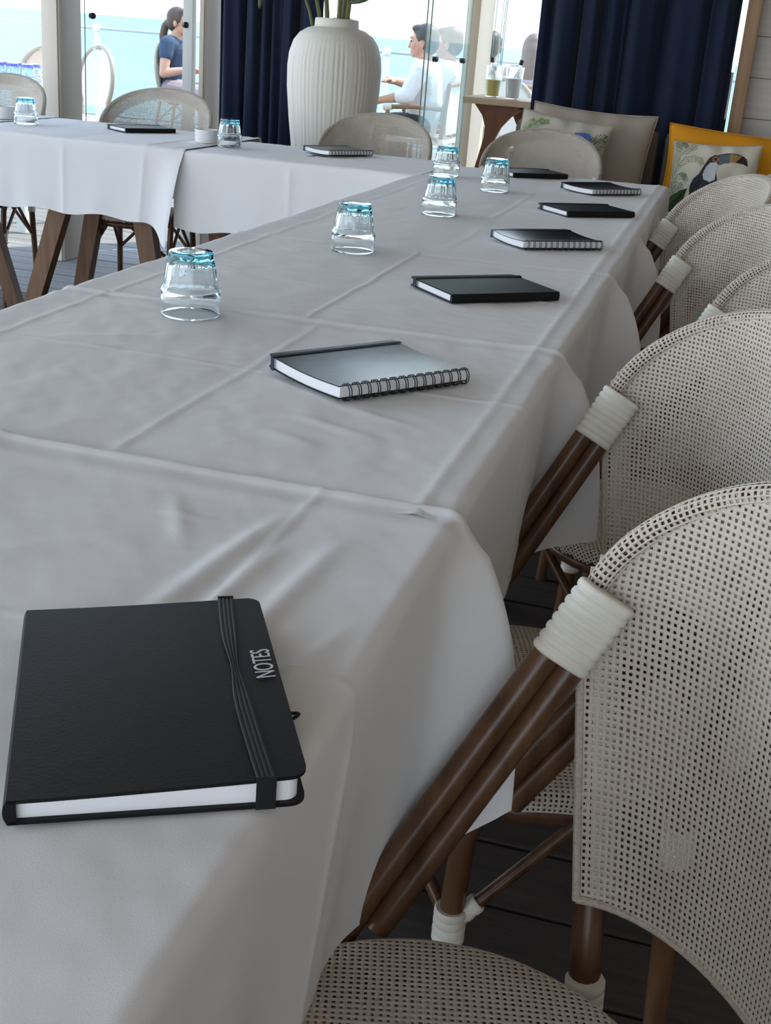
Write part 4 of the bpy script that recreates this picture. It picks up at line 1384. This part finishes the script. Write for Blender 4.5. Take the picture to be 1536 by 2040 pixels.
# service table with ice buckets
st = empty('service_table', 'pale wooden side table on brown splayed legs beside the right navy curtain', 'table', (-1.06, 6.60, 0))
MB().box((0, 0, 0.866), (0.60, 0.45, 0.032), bev=0.006).build('tabletop', M['light_top'], st)
def wish_leg(x0, x1, y_):
    top, bot = 0.85, 0.0
    prof_ = []
    N = 16
    Lp, Rp = [], []
    for k in range(N + 1):
        f = k / N
        z_ = bot + (top - bot) * f
        c = x0 + (x1 - x0) * f
        w = 0.022 + 0.008 * f + 0.10 * max(0, (f - 0.80) / 0.20) ** 2.2
        Lp.append((c - w, z_))
        Rp.append((c + w, z_))
    poly = Lp + Rp[::-1]
    n = len(poly)
    V = [(x, y_ - 0.02, z_) for x, z_ in poly] + [(x, y_ + 0.02, z_) for x, z_ in poly]
    F = [(i, i + 1, n - 2 - i, n - 1 - i) for i in range(N)] + [(n + i + 1, n + i, 2 * n - 1 - i, 2 * n - 2 - i) for i in range(N)] + [(i, n + i, n + (i + 1) % n, (i + 1) % n) for i in range(n)]
    MB().add(V, F).build('leg', M['brown_leg'], st, False)
wish_leg(-0.31, -0.115, -0.16)
wish_leg(0.31, 0.115, -0.16)
wish_leg(-0.12, -0.02, 0.17)
wish_leg(0.28, 0.12, 0.17)
def bucket(label, bl, x, y_, fillmat, fh, tilt):
    b = empty('ice_bucket', label, 'bucket', (x, y_, 0.882), 0, 'clear ice buckets on the side table')
    MB().lathe([(0.032, 0.0), (0.036, 0.002), (0.047, 0.150), (0.0485, 0.156), (0.0465, 0.156), (0.0455, 0.150), (0.035, 0.006), (0.004, 0.005)], 28).build('pail', M['clear'], b)
    MB().lathe([(0.033, 0.006), (0.0345 + 0.0105 * fh / 0.15, fh), (0.01, fh + 0.004)], 24).build('contents', fillmat, b)
    bo_ = empty('bottle', bl, 'bottle', (x, y_, 0.89), 0, 'bottles in the ice buckets')
    R = Matrix.Rotation(tilt, 3, 'Y')
    bo_.rotation_euler = (0, tilt, 0)
    MB().lathe([(0.020, 0.002), (0.024, 0.006), (0.024, 0.085), (0.020, 0.105), (0.010, 0.130), (0.0085, 0.165), (0.0095, 0.170)], 20).build('bottle_body', M['clear'], bo_)
    MB().lathe([(0.0105, 0.160), (0.0105, 0.185), (0.008, 0.187)], 14).build('cap', M['lamp_black'], bo_)
bucket('clear ice bucket with yellow drink, left one on the side table', 'clear bottle with a black cap in the bucket of yellow drink', -1.245, 6.56, M['drink'], 0.085, -0.10)
bucket('clear ice bucket full of ice, right one on the side table', 'clear bottle with a black cap leaning in the bucket of ice', -1.128, 6.50, M['ice'], 0.10, 0.16)

# ------------------------------------------------------------------ people
def skin_mesh(chains, voxel=0.0065, extra=None, smooth_it=2):
    """chains: list of [(point, radius), ...]; one continuous surface after remesh"""
    mb = MB()
    for ch in chains:
        pts = [Vector(p) for p, r in ch]
        rs = [r for p, r in ch]
        P2, R2 = [], []
        for i in range(len(pts) - 1):
            for k in range(4):
                f = k / 4
                P2.append(pts[i].lerp(pts[i + 1], f))
                R2.append(rs[i] + (rs[i + 1] - rs[i]) * f)
        P2.append(pts[-1])
        R2.append(rs[-1])
        mb.tube(P2, R2, 12)
        for p, r in ((pts[0], rs[0]), (pts[-1], rs[-1])):
            mb.ball(p, r * 0.99, 12)
        for p, r in zip(pts[1:-1], rs[1:-1]):
            mb.ball(p, r * 0.995, 12)
    if extra:
        for (c, r) in extra:
            mb.ball(c, r, 16)
    me = mb.mesh('tmp', None, False)
    ob = bpy.data.objects.new('tmp', me)
    COL.objects.link(ob)
    rm = ob.modifiers.new('r', 'REMESH')
    rm.mode = 'VOXEL'
    rm.voxel_size = voxel
    sm = ob.modifiers.new('s', 'SMOOTH')
    sm.factor = 0.5
    sm.iterations = smooth_it
    bpy.context.view_layer.update()
    dg = bpy.context.evaluated_depsgraph_get()
    out = bpy.data.meshes.new_from_object(ob.evaluated_get(dg))
    bpy.data.objects.remove(ob)
    out.shade_smooth()
    return out

def person(label, loc, rz, hair, hairstyle, top, trouser, arms, sleeve=0.6, skirt=False, lean=0.0, male=True):
    """seated figure, local facing +X, seat height about 0.45"""
    t = empty('person', label, 'person', loc, rz)
    sw = 0.185 if male else 0.160
    hd = Vector((0.045 + lean, 0, 1.115))
    neck0, neck1 = Vector((0.005 + lean * 0.8, 0, 0.955)), Vector((0.03 + lean, 0, 1.045))
    pel, wst, chs = Vector((0, 0, 0.545)), Vector((-0.01 + lean * 0.3, 0, 0.70)), Vector((0.0 + lean * 0.7, 0, 0.855))
    ch = [[(pel, 0.115), (wst, 0.105 if not male else 0.118), (chs, 0.112), (neck0, 0.062)], [(neck0, 0.056), (neck1, 0.050), (hd, 0.05)]]
    legs, sleeves = [], []
    for sg in (-1, 1):
        hip, kn, an = Vector((0.0, sg * 0.085, 0.525)), Vector((0.40, sg * 0.11, 0.515)), Vector((0.40, sg * 0.115, 0.085))
        toe = Vector((0.53, sg * 0.12, 0.035))
        lg = [(hip, 0.092), (kn, 0.062), ((kn + an) / 2 + Vector((-0.015, 0, 0.06)), 0.055), (an, 0.037)]
        ch.append(lg)
        ch.append([(an + Vector((-0.02, 0, -0.035)), 0.038), (toe, 0.030)])
        legs.append([(hip, 0.102), (kn, 0.072), ((kn + an) / 2, 0.066), (an + Vector((0, 0, 0.03)), 0.055)])
        sh = Vector((0.0 + lean * 0.8, sg * sw, 0.925))
        el, wr = (Vector(arms[0 if sg < 0 else 1][0]), Vector(arms[0 if sg < 0 else 1][1]))
        ch.append([(Vector((lean * 0.8, sg * 0.06, 0.92)), 0.07), (sh, 0.058), (el, 0.041), ((el + wr) / 2, 0.037), (wr, 0.026)])
        d = (wr - el).normalized()
        up = Vector((0, 0, 1))
        sd3 = d.cross(up).normalized()
        pm = wr + d * 0.055
        ch.append([(wr, 0.026), (pm, 0.030)])
        for k, (o_, ln, r_) in enumerate([(-0.027, 0.062, 0.0085), (-0.009, 0.072, 0.009), (0.009, 0.068, 0.009), (0.026, 0.054, 0.008)]):
            b0 = pm + sd3 * o_
            ch.append([(wr + d * 0.035 + sd3 * o_ * 0.8, 0.010), (b0 + d * 0.015, r_), (b0 + d * (0.015 + ln * 0.5) - up * 0.010, r_), (b0 + d * (0.01 + ln * 0.85) - up * 0.028, r_ * 0.85)])
        ch.append([(wr + d * 0.015 - sd3 * sg * -0.018, 0.011), (wr + d * 0.045 + sd3 * sg * 0.045 - up * 0.012, 0.010), (wr + d * 0.075 + sd3 * sg * 0.052 - up * 0.02, 0.0085)])
        e2 = sh.lerp(el, min(1, sleeve)) if sleeve <= 1 else el.lerp(wr, sleeve - 1)
        sl = [(Vector((lean * 0.8, sg * 0.06, 0.915)), 0.085), (sh + Vector((0, 0, 0.003)), 0.073), (e2 if sleeve <= 1 else el, 0.060 if sleeve > 0.7 else 0.066)]
        if sleeve > 1:
            sl.append((e2, 0.052))
        sleeves.append(sl)
    ext = [(hd + Vector((-0.012, 0, 0.028)), (0.094, 0.075, 0.088)), (hd + Vector((0.022, 0, -0.045)), (0.066, 0.058, 0.066)), (hd + Vector((0.058, 0, -0.088)), (0.027, 0.030, 0.022)),
           (hd + Vector((0.088, 0, -0.022)), (0.020, 0.014, 0.024)), (hd + Vector((0.099, 0, -0.036)), (0.014, 0.015, 0.012)), (hd + Vector((0.074, 0, 0.026)), (0.018, 0.052, 0.014)),
           (hd + Vector((0.076, 0, -0.064)), (0.014, 0.024, 0.008)), (hd + Vector((0.076, 0, -0.076)), (0.013, 0.021, 0.007))]
    for sg in (-1, 1):
        ext += [(hd + Vector((-0.012, sg * 0.076, -0.012)), (0.020, 0.008, 0.032)), (hd + Vector((0.055, sg * 0.040, -0.030)), (0.025, 0.022, 0.026))]
    link('body', skin_mesh(ch, 0.0062, ext), t).data.materials.append(M['skin'])
    for sg in (-1, 1):
        MB().ball(hd + Vector((0.0815, sg * 0.031, 0.004)), (0.007, 0.012, 0.007), 10).build('eye', M['eye'], t)
        MB().ball(hd + Vector((0.084, sg * 0.032, 0.027)), (0.008, 0.019, 0.0045), 10).build('eyebrow', hair, t)
    # hair
    hb_ = []
    he = [(hd + Vector((-0.026, 0, 0.045)), (0.099, 0.084, 0.090)), (hd + Vector((-0.055, 0, 0.0)), (0.070, 0.078, 0.085)), (hd + Vector((0.035, 0, 0.092)), (0.055, 0.064, 0.030))]
    if hairstyle == 'ponytail':
        hb_.append([(hd + Vector((-0.10, 0, 0.0)), 0.040), (hd + Vector((-0.145, 0, -0.045)), 0.036), (hd + Vector((-0.165, 0, -0.13)), 0.036), (hd + Vector((-0.175, 0, -0.21)), 0.018)])
        he += [(hd + Vector((-0.01, s_ * 0.066, 0.03)), (0.05, 0.016, 0.05)) for s_ in (-1, 1)]
    elif hairstyle == 'long':
        hb_.append([(hd + Vector((-0.07, 0, 0.0)), 0.080), (hd + Vector((-0.09, 0, -0.12)), 0.085), (hd + Vector((-0.10, 0, -0.27)), 0.060)])
        he += [(hd + Vector((-0.01, s_ * 0.075, -0.03)), (0.05, 0.020, 0.12)) for s_ in (-1, 1)]
    else:
        he += [(hd + Vector((-0.005, s_ * 0.070, 0.032)), (0.035, 0.013, 0.035)) for s_ in (-1, 1)]
        hb_.append([(hd + Vector((-0.075, 0, 0.0)), 0.045), (hd + Vector((-0.07, 0, -0.05)), 0.035)])
    link('hair', skin_mesh(hb_, 0.008, he, 3), t).data.materials.append(hair)
    # clothes
    tp = [[(pel + Vector((0, 0, -0.03)), 0.128), (wst, 0.122 if not male else 0.140), (chs, 0.130), (neck0 + Vector((-0.008, 0, -0.035)), 0.080)]] + sleeves
    link('shirt', skin_mesh(tp, 0.009, None, 3), t).data.materials.append(top)
    if male:
        cr_ = []
        for k in range(14):
            a = -2.6 + 5.2 * k / 13 + pi
            cr_.append(neck0 + Vector((0.012 - 0.060 * cos(a) * -1, 0.060 * sin(a), 0.028 + 0.012 * cos(a) * -1 * -1)))
        MB().tube(cr_, 0.012, 8).build('collar', top, t)
    lw = [[(pel + Vector((0, 0, -0.012)), 0.124), (pel + Vector((0.02, 0, 0.03)), 0.122)]] + legs
    link('skirt' if skirt else 'trousers', skin_mesh(lw, 0.009, None, 3), t).data.materials.append(trouser)
    return t

person('man in a white shirt with folded arms and dark hair looking left outside the glass', (-2.285, 9.30, 0.0), pi, M['hair_dark'], 'short', M['shirt_white'], M['trouser_black'],
       [((0.12, -0.20, 0.80), (0.235, -0.02, 0.83)), ((0.065, 0.235, 0.745), (0.26, 0.20, 0.70))], sleeve=1.25, lean=-0.01)
person('woman in a navy blouse with a brown ponytail outside the left glass', (-5.085, 11.0, 0.0), 0, M['hair_brown'], 'ponytail', M['shirt_navy'], M['trouser_mauve'],
       [((0.0, -0.235, 0.675), (0.20, -0.16, 0.72)), ((0.02, 0.22, 0.69), (0.22, 0.14, 0.72))], sleeve=0.38, skirt=True, lean=0.0, male=False)
person('person in white mostly hidden behind the big vase', (-2.80, 8.95, 0.0), pi, M['hair_brown'], 'short', M['shirt_white'], M['trouser_grey'],
       [((0.05, -0.22, 0.70), (0.25, -0.12, 0.70)), ((0.05, 0.22, 0.70), (0.25, 0.12, 0.70))], sleeve=0.9)
person('person in a white shirt and grey trousers seen hazily through the stacked glass panels', (-2.225, 9.9, 0.0), pi, M['hair_brown'], 'short', M['shirt_white'], M['trouser_grey'],
       [((0.08, -0.22, 0.72), (0.28, -0.10, 0.74)), ((0.08, 0.22, 0.72), (0.28, 0.10, 0.74))], sleeve=1.3)
person('dark-haired person in a blue shirt sitting beyond the side table', (-2.06, 10.6, 0.0), pi / 2, M['hair_dark'], 'short', M['shirt_blue'], M['trouser_grey'],
       [((0.08, -0.24, 0.70), (0.28, -0.12, 0.74)), ((0.08, 0.24, 0.70), (0.28, 0.12, 0.74))], sleeve=0.8)
person('long-haired person sitting beyond the side table, half hidden by the right curtain', (-1.66, 10.3, 0.0), pi / 2, M['hair_brown'], 'long', M['trouser_mauve'], M['trouser_grey'],
       [((0.08, -0.24, 0.70), (0.28, -0.12, 0.74)), ((0.08, 0.24, 0.70), (0.28, 0.12, 0.74))], sleeve=0.6, male=False)
